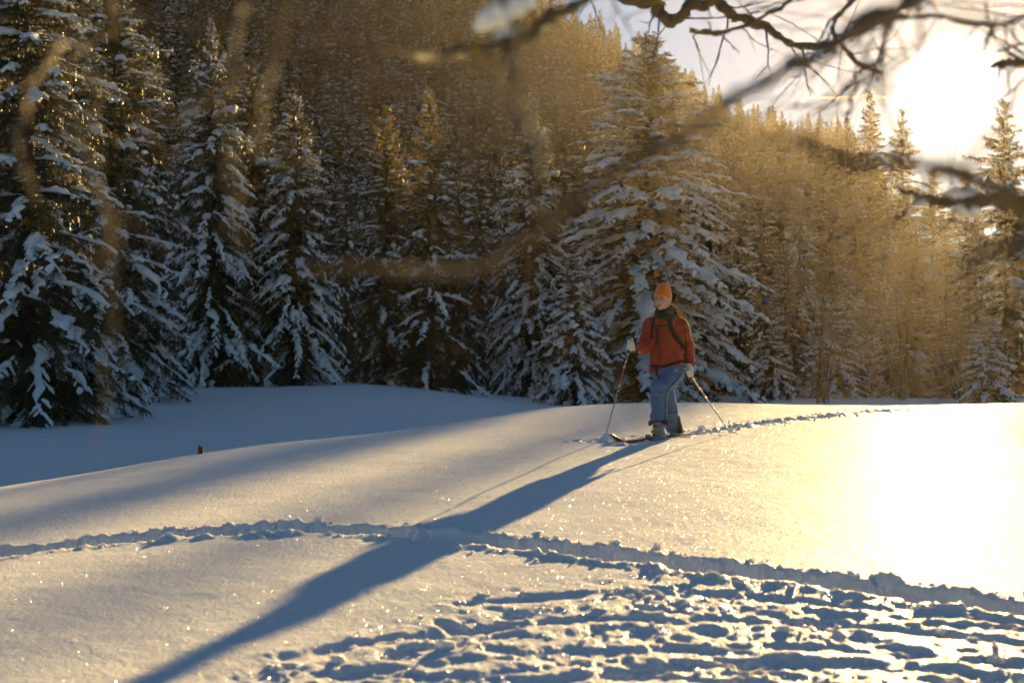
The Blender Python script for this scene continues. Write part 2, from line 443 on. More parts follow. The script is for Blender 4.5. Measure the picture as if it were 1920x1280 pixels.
nr, ntc = GX.shape
idx = np.arange(nr * ntc).reshape(nr, ntc)
nx = np.roll(idx, -1, axis=1)
quads = np.stack([idx[:-1], nx[:-1], nx[1:], idx[1:]], -1).reshape(-1, 4)[:, ::-1]
cen = nr * ntc
gv = np.concatenate([np.stack([GX, GY, GZ], -1).reshape(-1, 3), [[0, 0, gz(0, 0)]]])
fan = np.stack([np.full(ntc, cen), nx[0], idx[0]], -1)
ground = link("snow_ground", mesh_np("snow_ground", gv, [quads, fan]), M['snow'])
tag(ground, "smooth snow mound with tracks and churned snow in front", None, None, "structure")

# --- loose clods thrown up beside the tracks: past counting
def ico(sub):
    bm = bmesh.new(); bmesh.ops.create_icosphere(bm, subdivisions=sub, radius=1)
    v = np.array([x.co[:] for x in bm.verts]); f = np.array([[q.index for q in p.verts] for p in bm.faces]); bm.free(); return v, f
ICO2 = ico(2)
def clods(spots, seed):
    rs = np.random.RandomState(seed); V = []; Fs = []; n0 = 0
    bv, bf = ICO2
    for (x, y, r) in spots:
        sc_ = r * rs.uniform(.5, 1.4, 3); sc_[2] *= .7
        o = rs.uniform(0, 99, 3)
        k = 1 + 1.0 * fbm(bv[:,0] * 1.5 + o[0], bv[:,1] * 1.5 + o[1], bv[:,2] * 1.5 + o[2], 3, 3)
        v = bv * sc_ * k[:, None]
        a = rs.uniform(0, 6.3); v = np.stack([v[:,0]*math.cos(a) - v[:,1]*math.sin(a), v[:,0]*math.sin(a) + v[:,1]*math.cos(a), v[:,2]], -1)
        V.append(v + [x, y, 0]); Fs.append(bf + n0); n0 += len(v)
        zz = r * .18
        V[-1][:, 2] += zz
    return np.concatenate(V), np.concatenate(Fs)
rs = np.random.RandomState(5)
spots = []
L1 = dens(TRACK1, .02)
tg = np.gradient(L1, axis=0); tg /= np.linalg.norm(tg, axis=1)[:, None]; nm = np.stack([-tg[:,1], tg[:,0]], -1)
for k in range(520):
    i = rs.randint(len(L1)); sd_ = rs.choice([-1, 1], p=[.5, .5]); amp = .4 + .6 * (vnoise(np.array([i * .012]), np.array([3.3 + sd_]))[0] > -.1)
    if rs.rand() > amp: continue
    off = sd_ * (.175 + abs(rs.normal(0, .075)) + .02)
    p = L1[i] + nm[i] * off; spots.append((p[0], p[1], min(.034, .003 + rs.exponential(.0055))))
L2 = dens(TRACK2, .02); tg = np.gradient(L2, axis=0); tg /= np.linalg.norm(tg, axis=1)[:, None]; nm2 = np.stack([-tg[:,1], tg[:,0]], -1)
for k in range(150):
    i = rs.randint(30, len(L2)); p = L2[i] + nm2[i] * rs.choice([-1, 1]) * (.12 + abs(rs.normal(0, .16)))
    spots.append((p[0], p[1], min(.036, .005 + rs.exponential(.008))))
for k in range(18):
    p = TRACK2B[rs.randint(len(TRACK2B))] + rs.normal(0, .07, 2); spots.append((p[0], p[1], .012 + rs.exponential(.013)))
for k in range(420):
    p = (rs.uniform(-1.2, 4), rs.uniform(4.6, 8.2))
    if inside(np.array([p[0]]), np.array([p[1]]), POLY)[0]: spots.append((p[0], p[1], min(.03, .006 + rs.exponential(.006))))
cv, cf = clods(spots, 9)
cb = np.repeat(np.array([(s[0], s[1]) for s in spots]), len(ICO2[0]), axis=0)
cz0 = ground_detail(np.array([s[0] for s in spots]), np.array([s[1] for s in spots]), ground_base(np.array([s[0] for s in spots]), np.array([s[1] for s in spots]))) + CZ
cv[:, 2] += np.repeat(cz0, len(ICO2[0]))
tag(link("snow_clods", mesh_np("snow_clods", cv, cf), M['snow']), "loose lumps of snow thrown up along the tracks", "snow", None, "stuff")
# ------------------------------------------------------------------ spruces
def norm(a): return a / (np.linalg.norm(a, axis=-1, keepdims=True) + 1e-9)
def tubes(P, W, Hh, K=7, flat=.35, seed=0, lump=.3, up=None):
    """closed lumpy tubes: P (n,S,3) spines, W/Hh (n,S) half width and height"""
    n, S, _ = P.shape
    T = norm(np.gradient(P, axis=1))
    U0 = np.zeros_like(T); U0[..., 2] = 1
    if up is not None: U0 = up
    side = norm(np.cross(T, U0)); upv = np.cross(side, T)
    a = np.linspace(0, 2 * math.pi, K, endpoint=False)
    rs = np.random.RandomState(seed)
    ca, sa = np.cos(a), np.sin(a)
    sa = np.where(sa < 0, sa * flat, sa)
    j = 1 + lump * (rs.rand(n, S, K) * 2 - 1)
    v = P[:, :, None] + side[:, :, None] * (W[..., None] * ca * j)[..., None] + upv[:, :, None] * (Hh[..., None] * sa * j)[..., None]
    base = (np.arange(n) * S * K)[:, None, None] + (np.arange(S - 1) * K)[None, :, None] + np.arange(K)[None, None]
    nxt = (np.arange(n) * S * K)[:, None, None] + (np.arange(S - 1) * K)[None, :, None] + ((np.arange(K) + 1) % K)[None, None]
    f = np.stack([base, nxt, nxt + K, base + K], -1).reshape(-1, 4)
    return v.reshape(-1, 3), f

def spruce_data(seed, H=18.0, R=3.6, z0=.4, whorl=.34, snow=.6, shoots=11.0, droop=.35, bare=0.0, ragged=.25, fine=1.0, pw=.58):
    rs = np.random.RandomState(seed)
    # trunk
    S = 14; K = 8
    zz = np.linspace(-.6, H, S); r = np.maximum(.012, (.010 * H + .03) * (1 - np.clip(zz, 0, None) / H) ** .8)
    lean = rs.normal(0, .012, 2)
    P = np.stack([lean[0] * zz + .05 * np.sin(zz * .5 + seed), lean[1] * zz + .05 * np.cos(zz * .43 + seed), zz], -1)[None]
    up = np.zeros_like(P); up[..., 0] = 1
    tv, tf = tubes(P, r[None], r[None], K, 1.0, seed, .06, up)
    axis = lambda z: np.array([lean[0] * z + .05 * math.sin(z * .5 + seed), lean[1] * z + .05 * math.cos(z * .43 + seed), z])
    NV, SB, SD, SL, SU, snowP, snowW, snowH = [], [], [], [], [], [], [], []
    fP, fW, fH = [], [], []
    bP, bW = [], []
    z = z0; Sg = 9; t = np.linspace(0, 1, Sg)
    gap_az = rs.uniform(0, 6.28)
    while z < H - .12:
        f = z / H
        nb = rs.randint(5, 8) if f < .85 else rs.randint(4, 6)
        a0 = rs.uniform(0, 6.28)
        if f < bare and rs.rand() < .75:
            nb = rs.randint(1, 3)
        for b in range(nb):
            az = a0 + b * 2 * math.pi / nb + rs.normal(0, .28)
            prof = (1 - f) ** pw * (1 - .35 * sstep(.8, 1.0, f)) * (1 - .18 * math.exp(-((f) / .06) ** 2))
            L = R * prof * (1 + rs.normal(0, ragged)) + .10
            if rs.rand() < .10: L *= .55
            L = max(.12, L)
            e0 = math.radians(np.interp(f, [0, .25, .6, .9, 1], [-14, -8, 6, 30, 58]) + rs.normal(0, 8))
            sag = droop * np.interp(f, [0, .5, .85, 1], [1.15, 1.0, .55, .1]) * (1 + rs.normal(0, .25))
            hx = np.array([math.cos(az), math.sin(az)])
            # out along the heading, sagging, tip lifting a little
            out_ = L * (t * math.cos(e0) * (1 - .10 * sag * t))
            zz_ = L * (t * math.sin(e0) - sag * t ** 1.8 * .95 + .16 * sag * t ** 4)
            wig = L * .05 * np.sin(t * 3.5 + rs.uniform(0, 6)) * t
            base = axis(z + rs.uniform(-.12, .12))
            sp = np.stack([base[0] + hx[0] * out_ - hx[1] * wig, base[1] + hx[1] * out_ + hx[0] * wig, base[2] + zz_], -1)
            bP.append(sp); bW.append(np.maximum(.006, (.008 + .011 * L) * (1 - t * .9)))
            fw = norm(np.gradient(sp, axis=0)); sideh = np.array([-hx[1], hx[0], 0.0])
            # side shoots
            n = max(8, int(L * shoots * 2.6))
            s = .10 + .90 * rs.rand(n) ** .85
            bi = s * (Sg - 1); i0 = np.minimum(bi.astype(int), Sg - 2); fr = (bi - i0)[:, None]
            bp = sp[i0] * (1 - fr) + sp[i0 + 1] * fr; fd = fw[i0]
            sg = np.where(rs.rand(n) < .5, -1, 1)[:, None]
            ang = rs.normal(.85, .22, n)[:, None]
            dirn = fd * np.cos(ang) + sideh[None] * sg * np.sin(ang)
            dirn[:, 2] -= rs.uniform(.05, .75, n) * (.55 + .6 * sag)
            hang = rs.rand(n) < .24
            dirn[hang] = dirn[hang] * .35 + np.array([0, 0, -1.0])
            dirn = norm(dirn)
            sl = (.13 + .40 * L ** .75 * (1 - .72 * s) * .62) * rs.uniform(.55, 1.15, n)
            sl = np.minimum(sl, .75)
            SB.append(bp); SD.append(dirn); SL.append(sl)
            # snow lying along the bough and on the outer shoots
            if rs.rand() < snow and L > .3:
                s0 = rs.uniform(.05, .6); s1 = rs.uniform(max(s0 + .25, .7), 1.02)
                ss = np.linspace(s0, s1, 13); bi = np.clip(ss, 0, 1) * (Sg - 1); i0 = np.minimum(bi.astype(int), Sg - 2); fr = (bi - i0)[:, None]
                q = sp[i0] * (1 - fr) + sp[i0 + 1] * fr
                env = np.sin(np.linspace(.12, math.pi - .1, 13)) ** .6
                wd = (.042 + .046 * L ** .8) * rs.uniform(.6, 1.35) * env * (1 + rs.normal(0, .34, 13))
                hh = np.maximum(.02, wd * rs.uniform(.65, 1.0))
                q = q + np.array([0, 0, 1]) * (hh * .25)[:, None] + sideh[None] * rs.normal(0, .02 + .022 * L, 13)[:, None]
                snowP.append(q); snowW.append(np.maximum(.015, wd)); snowH.append(hh)
                pick = np.where((s > s0 - .1) & (~hang) & (rs.rand(n) < np.where(s > .5, .5, .2) * snow))[0]
                for k in pick:
                    tt = np.linspace(.08, rs.uniform(.7, 1.05), 5)[:, None]
                    qq = bp[k] + dirn[k] * sl[k] * tt + np.array([0, 0, -1.0]) * (sl[k] * .16 * tt ** 2)
                    w_ = rs.uniform(.03, .08) * (.7 + .25 * L ** .5) * np.array([.8, 1, 1.1, 1.0, .45]) * (1 + rs.normal(0, .2, 5))
                    fP.append(qq + [0, 0, .02]); fW.append(w_); fH.append(w_ * rs.uniform(.7, 1.0))
        z += whorl * np.interp(f, [0, .5, 1], [1.0, .85, .45]) * rs.uniform(.7, 1.3)
    # needles: every shoot is a feather of small blades
    SB = np.concatenate(SB); SD = np.concatenate(SD); SL = np.concatenate(SL); n = len(SB)
    rnd = norm(rs.normal(0, 1, (n, 3))); sidev = norm(np.cross(SD, rnd * .7 + np.array([0, 0, 1.0])))
    upv = np.cross(sidev, SD)
    K = 7
    tk = np.linspace(.0, .92, K)[None] + rs.uniform(-.05, .05, (n, K))
    sgn = np.where(np.arange(K) % 2 == 0, 1, -1)[None] * np.ones((n, 1))
    root = SB[:, None] + SD[:, None] * (SL[:, None] * tk)[..., None]
    root[..., 2] -= (SL[:, None] * .16 * tk ** 2)
    roll = rs.uniform(-.9, .9, (n, K))
    latv = sidev[:, None] * (sgn * np.cos(roll))[..., None] + upv[:, None] * np.sin(roll)[..., None]
    bl = (.035 + .21 * SL[:, None] * (1 - .55 * tk)) * rs.uniform(.6, 1.3, (n, K)) * fine
    fwd = SD[:, None] * (.75)
    tip = root + norm(latv + fwd) * bl[..., None]
    wv = norm(SD[:, None] + .2 * latv) * (.020 + .028 * SL[:, None, None]) * fine
    v = np.stack([root - wv, root + wv, tip], 2).reshape(-1, 3)
    fcs = np.arange(len(v)).reshape(-1, 3)
    # the woody spine of each shoot, as one thin blade
    e = SB + SD * SL[:, None]; e[:, 2] -= SL * .16
    w2 = sidev * .016
    v2 = np.stack([SB - w2, SB + w2, e], 1).reshape(-1, 3); f2 = np.arange(len(v2)).reshape(-1, 3) + len(v)
    v = np.concatenate([v, v2]); fcs = np.concatenate([fcs, f2])
    bP = np.array(bP); bW = np.array(bW)
    bv, bf = tubes(bP[:, ::2], bW[:, ::2], bW[:, ::2], 4, 1.0, 1, .1)
    wood = (np.concatenate([tv, bv]), np.concatenate([tf, bf + len(tv)]))
    sv = []; sf = []; off = 0
    if snowP:
        a, f_ = tubes(np.array(snowP), np.array(snowW), np.array(snowH), 7, .45, seed + 1, .22); sv.append(a); sf.append(f_); off = len(a)
    if fP:
        a, f_ = tubes(np.array(fP), np.array(fW), np.array(fH), 6, .5, seed + 2, .25); sv.append(a); sf.append(f_ + off); off += len(a)
    return wood, (v, fcs), (np.concatenate(sv), np.concatenate(sf))

KINDS = {}
def spruce_kind(key, needles='needle', **k):
    w, c, s = spruce_data(**k)
    KINDS[key] = (mesh_np("spruce_trunk", *w), mesh_np("spruce_crown", *c, smooth=False), mesh_np("spruce_snow", *s), k.get('H', 18.0), k.get('R', 3.6))
    for me, m in zip(KINDS[key][:3], ('bark', needles, 'tsnow')): me.materials.append(M[m])
spruce_kind('big', seed=1, H=20, R=3.9, snow=.54, shoots=9, droop=.42, ragged=.2)
spruce_kind('laden', seed=2, H=17, R=4.3, snow=.62, shoots=8, droop=.5, ragged=.16)
spruce_kind('heavy', seed=12, H=17, R=4.3, snow=.92, shoots=8.5, droop=.5, ragged=.16, pw=.52)
spruce_kind('slim', seed=3, H=17, R=2.5, snow=.38, shoots=10, droop=.42, ragged=.2)
spruce_kind('ragged', seed=4, H=16, R=2.9, snow=.34, shoots=9, droop=.36, ragged=.36, bare=.1)
spruce_kind('thin', seed=5, H=17, R=2.6, snow=.3, shoots=7, droop=.35, ragged=.38, bare=.3, whorl=.55)
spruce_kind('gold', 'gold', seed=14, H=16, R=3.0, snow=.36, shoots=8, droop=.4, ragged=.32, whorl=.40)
spruce_kind('young', seed=6, H=7, R=2.0, snow=.8, shoots=11, droop=.5, whorl=.30, ragged=.2)

def place_spruce(key, px, T, top_y, half_px, label, group, rz=None, base_z=None, seed=0):
    wm, cm, sm, H, R = KINDS[key]
    d = ray(px, 640); X = d[0] / d[1] * T
    zb = gz(X, T) if base_z is None else base_z
    if T > HR0: zb = max(zb, float(hill_z(np.array([X]), np.array([T]))[0]))
    zt = at(px, top_y, T).z
    ht = zt - zb
    rad = half_px / FPX * T
    o = empty("spruce_tree", (X, T, zb - .12), (px * 1.7 + T) % 6.28 if rz is None else rz)
    sz = (ht + .12) / H; sr = rad / R * (1.22 if px < 600 or 1050 < px < 1380 else 1.1 if px > 1380 else .95)
    o.scale = (sr, sr, sz)
    link("trunk", wm, None, o); link("crown", cm, None, o); tag(link("snow_load", sm, None, o), None, None, None, "stuff")
    tag(o, label, "tree", group)
    return o
GB = "snowy spruces along the edge of the clearing"
TREES = [
 # kind, px, depth, top row, half width in px, label
 ('big', 62, 37, -330, 178, "huge snow-laden spruce at the left edge of the picture, boughs sweeping onto the snow"),
 ('big', 195, 46, -60, 150, "tall dark spruce directly behind the huge left-edge spruce"),
 ('slim', 292, 60, 60, 62, "slender dim spruce between the second left tree and the tall pointed one"),
 ('laden', 396, 56, 42, 108, "tall pointed spruce with arching snowy lower boughs, left of the clearing"),
 ('slim', 470, 60, 118, 84, "slim spruce pressed against the right side of the tall pointed spruce"),
 ('laden', 553, 57, 168, 100, "narrow-topped spruce with long drooping snowy boughs at its right foot"),
 ('slim', 648, 74, 236, 45, "small thin spruce in the gap left of the golden backlit pair"),
 ('gold', 718, 61, 196, 96, "left one of the golden backlit pair of spruces"),
 ('gold', 806, 60, 172, 104, "right one of the golden backlit pair of spruces"),
 ('slim', 900, 92, 255, 50, "dim narrow spruce standing behind the golden pair on its right"),
 ('laden', 1000, 72, 190, 118, "dark spruce between the golden pair and the big central spruce"),
 ('young', 1078, 58, 470, 70, "low bushy spruce at the left foot of the big central spruce"),
 ('heavy', 1212, 70, 66, 205, "biggest central spruce, heavy with snow, directly behind the skier"),
 ('slim', 1408, 96, 262, 66, "thin spruce just right of the big central spruce"),
 ('ragged', 1466, 104, 236, 70, "bare-stemmed spruce in the hazy stand, second right of the central spruce"),
 ('ragged', 1532, 110, 258, 66, "broad hazy spruce in the middle of the stand right of the skier"),
 ('ragged', 1588, 118, 222, 66, "thin hazy spruce left of the pointed one against the sky"),
 ('slim', 1640, 122, 168, 52, "sharply pointed spruce standing out against the sky left of the sun"),
 ('ragged', 1694, 128, 205, 62, "feathery spruce whose tip touches the left rim of the sun glare"),
 ('ragged', 1752, 126, 318, 78, "low thin spruce right below the sun"),
 ('ragged', 1812, 96, 325, 84, "sparse spruce between the sun and the tree at the right edge"),
 ('ragged', 1886, 84, 190, 92, "dark spruce at the right edge of the picture beside the sun"),
 ('young', 1852, 62, 590, 62, "small snow-covered young spruce at the foot of the right-edge trees"),
 ('young', 1560, 78, 560, 66, "young snowy spruce in front of the hazy stand"),
 ('young', 1668, 84, 540, 62, "young snowy spruce under the pointed tree left of the sun"),
 ('young', 1448, 74, 610, 50, "low snowy spruce beside the right foot of the central spruce"),
]
ORD = 'first second third fourth fifth sixth seventh eighth ninth tenth eleventh twelfth thirteenth fourteenth'.split()
FILL_L = [(120,66,150,60),(255,70,210,58),(340,78,190,52),(512,76,260,55),(602,82,270,50),(690,88,300,50),(762,84,290,52),(860,80,330,60),(945,84,280,55),(1092,96,250,58),(1140,104,220,55),(1330,98,250,62)]
FILL_R = [(1385,92,380,60),(1432,86,330,56),(1500,92,345,60),(1556,98,330,56),(1612,94,360,58),(1660,100,345,52),(1716,96,420,56),(1770,92,440,60),(1830,88,400,58),(1905,98,330,60),(1480,80,470,56),(1590,82,500,56),(1700,80,520,54),(1790,78,560,52)]
for i, (px, T, ty, hw) in enumerate(FILL_L):
    place_spruce(('slim', 'ragged', 'laden')[i % 3], px, T, ty, hw, f"dim second-row spruce behind the clearing edge, {ORD[i]} from the left of its row", "second-row spruces behind the clearing edge")
for i, (px, T, ty, hw) in enumerate(FILL_R):
    place_spruce(('ragged', 'slim', 'laden')[i % 3], px, T, ty, hw, f"low hazy spruce in the golden stand right of the skier, {ORD[sorted(q[0] for q in FILL_R).index(px)]} from the left", "low spruces in the golden stand")
for k, px, T, ty, hw, lab in TREES:
    place_spruce(k, px, T, ty, hw, lab, GB)

# ------------------------------------------------------------------ the wooded hillside
hth = np.linspace(math.radians(-34), math.radians(17.6), 160); hrr = np.linspace(HR0 - 4, HR1 + 40, 110)
HRR, HTT = np.meshgrid(hrr, hth, indexing='ij')
HX, HY = HRR * np.sin(HTT), HRR * np.cos(HTT)
HZ = hill_z(HX, HY)
ii = np.arange(HX.size).reshape(HX.shape)
hq = np.stack([ii[:-1,:-1], ii[:-1,1:], ii[1:,1:], ii[1:,:-1]], -1).reshape(-1, 4)[:, ::-1]
tag(link("hillside", mesh_np("hillside", np.stack([HX, HY, HZ], -1).reshape(-1, 3), hq), M['floor']), "snow-covered mountainside under the forest", None, None, "structure")
# low spruces of the slope: bark, needles and snow in one mesh, too far off to show parts
def hill_kind(seed, H, R, snow):
    w, c, s = spruce_data(seed=seed, H=H, R=R, whorl=.62, snow=snow, shoots=4.5, droop=.5, ragged=.25, fine=2.0)
    V = np.concatenate([w[0], c[0], s[0]]); n1, n2 = len(w[0]), len(w[0]) + len(c[0])
    me = mesh_np("hill_spruce", V, [w[1], s[1] + n2, c[1] + n1])
    mi = np.concatenate([np.zeros(len(w[1])), np.full(len(s[1]), 2), np.ones(len(c[1]))]).astype(np.int32)
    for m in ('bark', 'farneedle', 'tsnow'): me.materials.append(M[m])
    me.polygons.foreach_set('material_index', mi)
    return me
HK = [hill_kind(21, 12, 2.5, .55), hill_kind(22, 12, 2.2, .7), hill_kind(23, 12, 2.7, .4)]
rs = np.random.RandomState(77)
pts = []
cell = {}
def far_enough(x, y, d):
    i, j = int(x // 2.6), int(y // 2.6)
    for a in (-1, 0, 1):
        for b in (-1, 0, 1):
            for (u, v) in cell.get((i + a, j + b), ()):
                if (u - x) ** 2 + (v - y) ** 2 < d * d: return False
    cell.setdefault((i, j), []).append((x, y)); return True
for k in range(17000):
    r = math.sqrt(rs.uniform((HR0 + 4) ** 2, (HR1 + 4) ** 2)); a = math.radians(rs.uniform(-27, 15.6))
    x, y = r * math.sin(a), r * math.cos(a)
    if r < 104 and 960 + FPX * x / y > 1380: continue
    if not far_enough(x, y, 1.8 + 1.0 * rs.rand()): continue
    s = (r - HR0) / (HR1 - HR0)
    h = np.interp(s, [0, .5, 1], [12, 10.0, 5.6]) * rs.uniform(.62, 1.22)
    pts.append((x, y, h))
pts = np.array(pts)
pz = hill_z(pts[:, 0], pts[:, 1]) - .15
rot = rs.uniform(0, 6.28, len(pts)); kind = rs.randint(0, 3, len(pts))
# how large each would show: the crests and the nearest rows become trees of their own
px_ = 960 + FPX * pts[:, 0] / pts[:, 1]; rad_ = np.hypot(pts[:, 0], pts[:, 1])
vis = (px_ > -30) & (px_ < 1950) & ((pz - CZ) / rad_ < .27)
ridge = vis & (rad_ > HR1 - 10) & (px_ > 1080) & (px_ < 1680)
lead = vis & ~ridge
order = np.argsort(np.where(lead, -pts[:, 2] / rad_, 0))[:300 - min(100, int(ridge.sum()))]
own = np.zeros(len(pts), bool); own[order] = True
own[np.where(ridge)[0][:100]] = True
proto = [None] * 3
for i in np.where(own)[0]:
    o = bpy.data.objects.new("hill_spruce", HK[kind[i]])
    o.location = (pts[i, 0], pts[i, 1], pz[i]); o.rotation_euler = (0, 0, rot[i])
    s = pts[i, 2] / 12; o.scale = (s, s, s)
    col.objects.link(o)
    if ridge[i]: tag(o, "small dark spruce on the ridge line against the sky", "tree", "spruces along the ridge line")
    else: tag(o, "snow-dusted spruce on the shaded mountainside behind the clearing", "tree", "spruces on the lower mountainside")
    proto[kind[i]] = o
rest = np.where(~own)[0]
fm = bpy.data.meshes.new("forest"); fm.vertices.add(len(rest))
fm.vertices.foreach_set('co', np.stack([pts[rest, 0], pts[rest, 1], pz[rest]], -1).astype(np.float32).ravel())
for nme, arr in (('rz', rot[rest]), ('sz', pts[rest, 2] / 12)):
    at_ = fm.attributes.new(nme, 'FLOAT', 'POINT'); at_.data.foreach_set('value', arr.astype(np.float32))
at_ = fm.attributes.new('kd', 'INT', 'POINT'); at_.data.foreach_set('value', kind[rest].astype(np.int32))
forest = link("forest", fm)
tag(forest, "dense snowy spruce forest covering the shaded mountainside", "forest", None, "stuff")
gt = bpy.data.node_groups.new("forest_nodes", 'GeometryNodeTree')
gt.interface.new_socket("Geometry", in_out='INPUT', socket_type='NodeSocketGeometry')
gt.interface.new_socket("Geometry", in_out='OUTPUT', socket_type='NodeSocketGeometry')
gi = gt.nodes.new('NodeGroupInput'); go = gt.nodes.new('NodeGroupOutput')
def named(nme, ty):
    a = gt.nodes.new('GeometryNodeInputNamedAttribute'); a.data_type = ty; a.inputs['Name'].default_value = nme; return a.outputs['Attribute']
jn = gt.nodes.new('GeometryNodeJoinGeometry')
comb = gt.nodes.new('ShaderNodeCombineXYZ'); gt.links.new(named('rz', 'FLOAT'), comb.inputs['Z'])
for k in range(3):
    io = gt.nodes.new('GeometryNodeObjectInfo'); io.transform_space = 'ORIGINAL'; io.inputs['Object'].default_value = proto[k]; io.inputs['As Instance'].default_value = True
    cp = gt.nodes.new('FunctionNodeCompare'); cp.data_type = 'INT'; cp.operation = 'EQUAL'; cp.inputs[3].default_value = k
    gt.links.new(named('kd', 'INT'), cp.inputs[2])
    ip = gt.nodes.new('GeometryNodeInstanceOnPoints')
    gt.links.new(gi.outputs[0], ip.inputs['Points']); gt.links.new(cp.outputs[0], ip.inputs['Selection']); gt.links.new(io.outputs['Geometry'], ip.inputs['Instance'])
    gt.links.new(comb.outputs[0], ip.inputs['Rotation']); gt.links.new(named('sz', 'FLOAT'), ip.inputs['Scale'])
    gt.links.new(ip.outputs[0], jn.inputs[0])
gt.links.new(jn.outputs[0], go.inputs[0])
md = forest.modifiers.new("forest", 'NODES'); md.node_group = gt
# ------------------------------------------------------------------ the skier
def surface_nets(fn, lo, hi, res):
    lo = np.array(lo, float); hi = np.array(hi, float)
    n = np.ceil((hi - lo) / res).astype(int) + 1
    ax = [lo[k] + res * np.arange(n[k]) for k in range(3)]
    X, Y, Z = np.meshgrid(*ax, indexing='ij')
    D = fn(X, Y, Z); S = D < 0
    nx_, ny_, nz_ = D.shape
    acc = np.zeros((nx_ - 1, ny_ - 1, nz_ - 1, 3)); cnt = np.zeros((nx_ - 1, ny_ - 1, nz_ - 1))
    def sl(o): return tuple(slice(o[k], D.shape[k] - 1 + o[k]) for k in range(3))
    corners = [(a, b, c) for a in (0, 1) for b in (0, 1) for c in (0, 1)]
    for a in corners:
        for k in range(3):
            if a[k]: continue
            b = list(a); b[k] = 1; b = tuple(b)
            da, db = D[sl(a)], D[sl(b)]; m = (da < 0) != (db < 0)
            t = np.where(m, da / np.where(m, da - db, 1), 0)
            p = np.zeros(da.shape + (3,)); p[..., 0] = a[0]; p[..., 1] = a[1]; p[..., 2] = a[2]; p[..., k] += t
            acc += p * m[..., None]; cnt += m
    act = cnt > 0
    vid = -np.ones(act.shape, int); vid[act] = np.arange(act.sum())
    ij = np.argwhere(act)
    V = lo + (ij + acc[act] / cnt[act][:, None]) * res
    F = []
    for k in range(3):
        u, v = (k + 1) % 3, (k + 2) % 3
        s0 = [slice(None)] * 3; s1 = [slice(None)] * 3
        s0[k] = slice(0, -1); s1[k] = slice(1, None)
        for q in (u, v):
            s0[q] = slice(1, -1); s1[q] = slice(1, -1)
        A, B = S[tuple(s0)], S[tuple(s1)]
        e = np.argwhere(A != B)
        if not len(e): continue
        fl = A[tuple(e.T)]
        c = e.copy(); c[:, u] += 1; c[:, v] += 1
        def g(du, dv):
            w = c.copy(); w[:, u] -= du; w[:, v] -= dv; return vid[w[:, 0], w[:, 1], w[:, 2]]
        q = np.stack([g(1, 1), g(0, 1), g(0, 0), g(1, 0)], -1)
        q[~fl] = q[~fl][:, ::-1]
        F.append(q)
    return V, np.concatenate(F)
def cap(X, Y, Z, a, b, r0, r1):
    a = np.array(a, float); b = np.array(b, float); d = b - a
    t = np.clip(((X - a[0]) * d[0] + (Y - a[1]) * d[1] + (Z - a[2]) * d[2]) / (d @ d), 0, 1)
    return np.sqrt((X - a[0] - t * d[0]) ** 2 + (Y - a[1] - t * d[1]) ** 2 + (Z - a[2] - t * d[2]) ** 2) - (r0 + (r1 - r0) * t)
def ell(X, Y, Z, c, r, az=0.0, tilt=0.0):
    x, y, z = X - c[0], Y - c[1], Z - c[2]
    u = x * math.cos(az) + y * math.sin(az); v = -x * math.sin(az) + y * math.cos(az)
    if tilt: v, z = v * math.cos(tilt) + z * math.sin(tilt), -v * math.sin(tilt) + z * math.cos(tilt)
    k = np.sqrt((u / r[0]) ** 2 + (v / r[1]) ** 2 + (z / r[2]) ** 2)
    return (k - 1) * min(r)
def smin(a, b, k):
    h = np.clip(.5 + .5 * (b - a) / k, 0, 1); return b * (1 - h) + a * h - k * h * (1 - h)

U = 1 / 3.764 / (FPX / 15.9)                       # metres per unit of the figure's drawing
def J(zx, zy, y): return ((1060 + zx / 3.764 - 1245) * 15.9 / FPX, y, (818 - 510 - zy / 3.764) * 15.9 / FPX)
ORG = at(1245, 818, 15.9)
ORG.z = ORG.z
FAZ = -.60                                          # the head is turned towards the left of the picture
TAZ = -.42                                          # and the chest less so

fabric = lambda nme, c, sc_=90, b=.25: pbr(nme, c, .85, .25, (7, .18), (sc_, b), sheen=.15)
M['skin'] = pbr("skin", (.52, .30, .20), .55, .4, (30, .08))
M['jacket'] = fabric("orange_red_softshell", (.26, .036, .012))
M['hat'] = pbr("orange_knit", (.72, .17, .02), .9, .15, (40, .2), (170, .5), sheen=1.0)
M['blue'] = fabric("blue_shell_fabric", (.07, .14, .28))
M['black'] = pbr("black_webbing", (.012, .014, .012), .8, .3, (40, .3), (120, .3))
M['gaiterc'] = fabric("dark_green_fleece", (.018, .024, .014))
M['glove'] = fabric("cream_wool", (.62, .57, .48))
M['boot'] = pbr("grey_blue_boot_shell", (.17, .21, .27), .45, .5, (12, .15))
M['lime'] = pbr("lime_boot_plastic", (.30, .30, .02), .4, .5, (12, .1))
M['brown'] = fabric("brown_cuff_fabric", (.055, .028, .018))
M['hair'] = pbr("blond_hair", (.45, .24, .09), .45, .6, (60, .3))
M['lip'] = pbr("lips", (.42, .15, .12), .5, .4, (30, .05))
M['eye'] = pbr("eyes", (.02, .018, .015), .2, .5, (30, .05))
M['brow'] = pbr("eyebrows", (.16, .09, .045), .8, .3, (50, .2))

hd = J(688, 200, -.03)                              # middle of the head
SH1, EL1, WR1 = J(604, 378, .0), J(553, 535, -.07), J(478, 535, -.24)
SH2, EL2, WR2 = J(816, 382, .05), J(874, 520, .11), J(880, 650, .05)
HA1, HA2 = J(440, 528, -.30), J(880, 705, .02)
HP2, KN2, AN2 = J(770, 700, .03), J(652, 812, -.26), J(648, 1085, -.13)
HP1, KN1, AN1 = J(682, 715, .03), J(722, 890, .12), J(793, 1135, .31)

